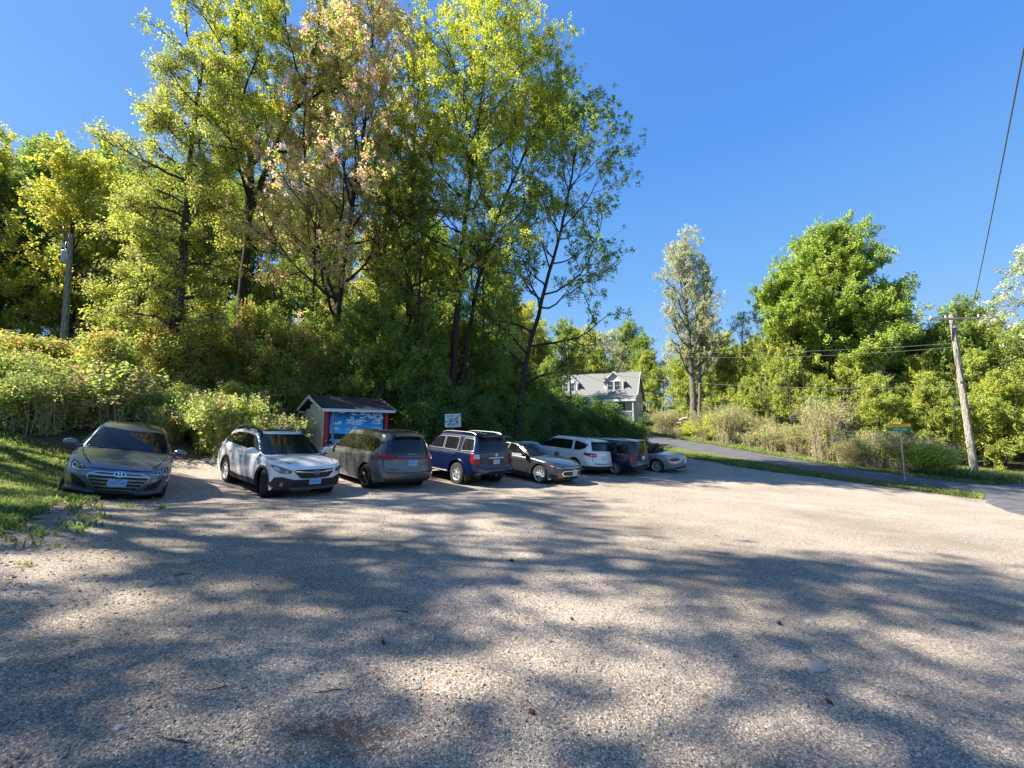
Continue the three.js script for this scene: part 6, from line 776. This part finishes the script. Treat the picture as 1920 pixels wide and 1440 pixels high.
  for (const [x, d, s, t] of [[-.62, 2.85, .045, .1], [1.75, 3.05, .05, 2], [2.35, 3.35, .1, .3], [3.1, 3.5, .055, 1], [2.9, 4.2, .08, 4], [2.35, 3.7, .06, 2.2], [-2.1, 2.35, .035, 2], [.78, 1.95, .06, 3], [2.0, 1.75, .04, 2.4]]) { const g = solo('flat_stone', peb(7 + (s * 1000 | 0)).scale(s * .75, s * .4, s * .6), std(rgb(.27, .26, .24)), 'pale flat stone bedded in the gravel', 'stone', 'pale stones bedded in the gravel'); g.position.copy(at(x, d, bumpy(x, d) * .7 + s * .05)); g.rotation.y = t; }
  for (const [x, d, s, t] of [[-1.0, 3.35, .026, .5], [.12, 2.65, .024, 1], [.0, 5.6, .035, 2], [2.1, 2.9, .026, .2], [2.55, 4.1, .028, 2], [.55, 3.95, .024, 4]]) { const g = solo('pine_cone', (() => { const T = [new THREE.SphereGeometry(s * .55, 8, 6).scale(1, .8, 1.5)]; for (let k = 0; k < 22; k++) { const z = (k / 22 - .5) * s * 1.6, a = k * 2.4, w = s * .42 * Math.sqrt(Math.max(.1, 1 - (z / s) ** 2)); T.push(new THREE.ConeGeometry(s * .2, s * .25, 4).rotateX(Math.PI / 2 * .7).translate(Math.cos(a) * w, Math.sin(a) * w, z)); } return merged(T); })(), std(rgb(.09, .045, .025)), 'small brown pine cone lying on the gravel', 'pine cone', 'pine cones on the gravel'); g.position.copy(at(x, d, .02)); g.rotation.y = t; }
  const rr = rng(95); for (let k = 0; k < 18; k++) { const d = 2 + 9 * rr(), x = (rr() - .55) * d * 1.9; if (!inside(LOT, x, d)) continue; const a = rr() * 6.283, L = .06 + .13 * rr(), T = new Tubes(), pts = [0, .33, .66, 1].map((t) => { const px = x + Math.cos(a) * L * t + (rr() - .5) * .02, pd = d + Math.sin(a) * L * t; return at(px, pd, bumpy(px, pd) * .7 + .008); }); T.add(pts, [.004, .0035, .003, .0015], 5); solo('fallen_twig', T.build(), M.barkDark, 'short dark fallen twig lying on the gravel', 'twig', 'twigs on the gravel'); }
  { // dead leaves blown against the edges of the lot
    const lf = new THREE.BufferGeometry(); lf.setAttribute('position', new THREE.Float32BufferAttribute([0, 0, 0, .02, .006, .018, .018, .004, .045, 0, .012, .07, -.018, .003, .044, -.02, .007, .02], 3)); lf.setIndex([0, 2, 1, 0, 3, 2, 0, 4, 3, 0, 5, 4]); lf.computeVertexNormals();
    const spots = []; for (let k = 0; k < 60000 && spots.length < 5200; k++) { const x = lerp(-13, 10, rr()), d = lerp(3.4, 30, rr()), e = distTo([...LOT.slice(1, 16)], x, d); if (e < 2.2 * rr() * rr() + .05 || (inside(LOT, x, d) && rr() < .012)) spots.push([x, d]); }
    const im = new THREE.InstancedMesh(lf, std(0xffffff, { roughness: 1, side: THREE.DoubleSide }), spots.length), hu = tint([[.13, .075, .035], [.17, .1, .05], [.09, .055, .03], [.2, .14, .08]]); spots.forEach(([x, d], k) => { q.setFromEuler(new THREE.Euler((rr() - .5) * .8, rr() * 6, (rr() - .5) * .8)); const s = .4 + .5 * rr(); im.setMatrixAt(k, M4.compose(at(x, d, bumpy(x, d) * .7 + .012), q, V(s, s, s))); im.setColorAt(k, c.setRGB(...hu(rr))); }); im.name = 'leaf_litter'; im.userData = { kind: 'stuff', label: 'brown dead leaves blown along the edges of the gravel', category: 'litter' }; im.castShadow = im.receiveShadow = true; scene.add(im);
  }
  { // patches of brown needle litter in the foreground
    const g = new THREE.BoxGeometry(.002, .0015, .06), N = 260, im = new THREE.InstancedMesh(g, std(0xffffff, { roughness: 1 }), N); for (let k = 0; k < N; k++) { const a = rr() * 6.283, f = (rr() + rr() + rr() - .6) * .9, x = -.95 + Math.cos(a) * f * .3, d = 2.42 + Math.sin(a) * f * .13; q.setFromEuler(new THREE.Euler((rr() - .5) * .3, rr() * 6, 0)); im.setMatrixAt(k, M4.compose(at(x, d, bumpy(x, d) * .7 + .009 + .008 * rr()), q, V(1, 1, 1))); im.setColorAt(k, c.setRGB(.16 + .08 * rr(), .09 + .04 * rr(), .05)); } im.name = 'needle_litter'; im.userData = { kind: 'stuff', label: 'patch of brown pine needles on the gravel', category: 'litter' }; im.castShadow = im.receiveShadow = true; scene.add(im);
  }
  for (const [dx, dy, dd, s, col] of [[0, .2, 0, .55, [.42, .17, .09]], [.9, .25, .3, .6, [.4, .38, .34]], [.2, .62, .2, .5, [.45, .43, .38]], [1.0, .75, .4, .5, [.48, .46, .42]], [.35, 1.02, .3, .42, [.5, .48, .43]], [.85, 1.2, .3, .4, [.46, .44, .4]], [1.5, .3, .6, .55, [.4, .37, .33]]]) { const g = solo('stacked_stone', peb(30 + (dy * 10 | 0)).scale(s, s * .5, s * .7), std(rgb(...col)), col[0] > .41 && col[1] < .2 ? 'rust orange stone at the foot of the stone pile' : 'gray-white stone in the pile beside the cottonwood', 'stone', col[1] < .2 ? undefined : 'stones of the pile'); g.position.copy(at(20.2 + dx, 49.5 + dd, dy)); g.rotation.y = dx * 3; }
}
renderer.render(scene, camera);
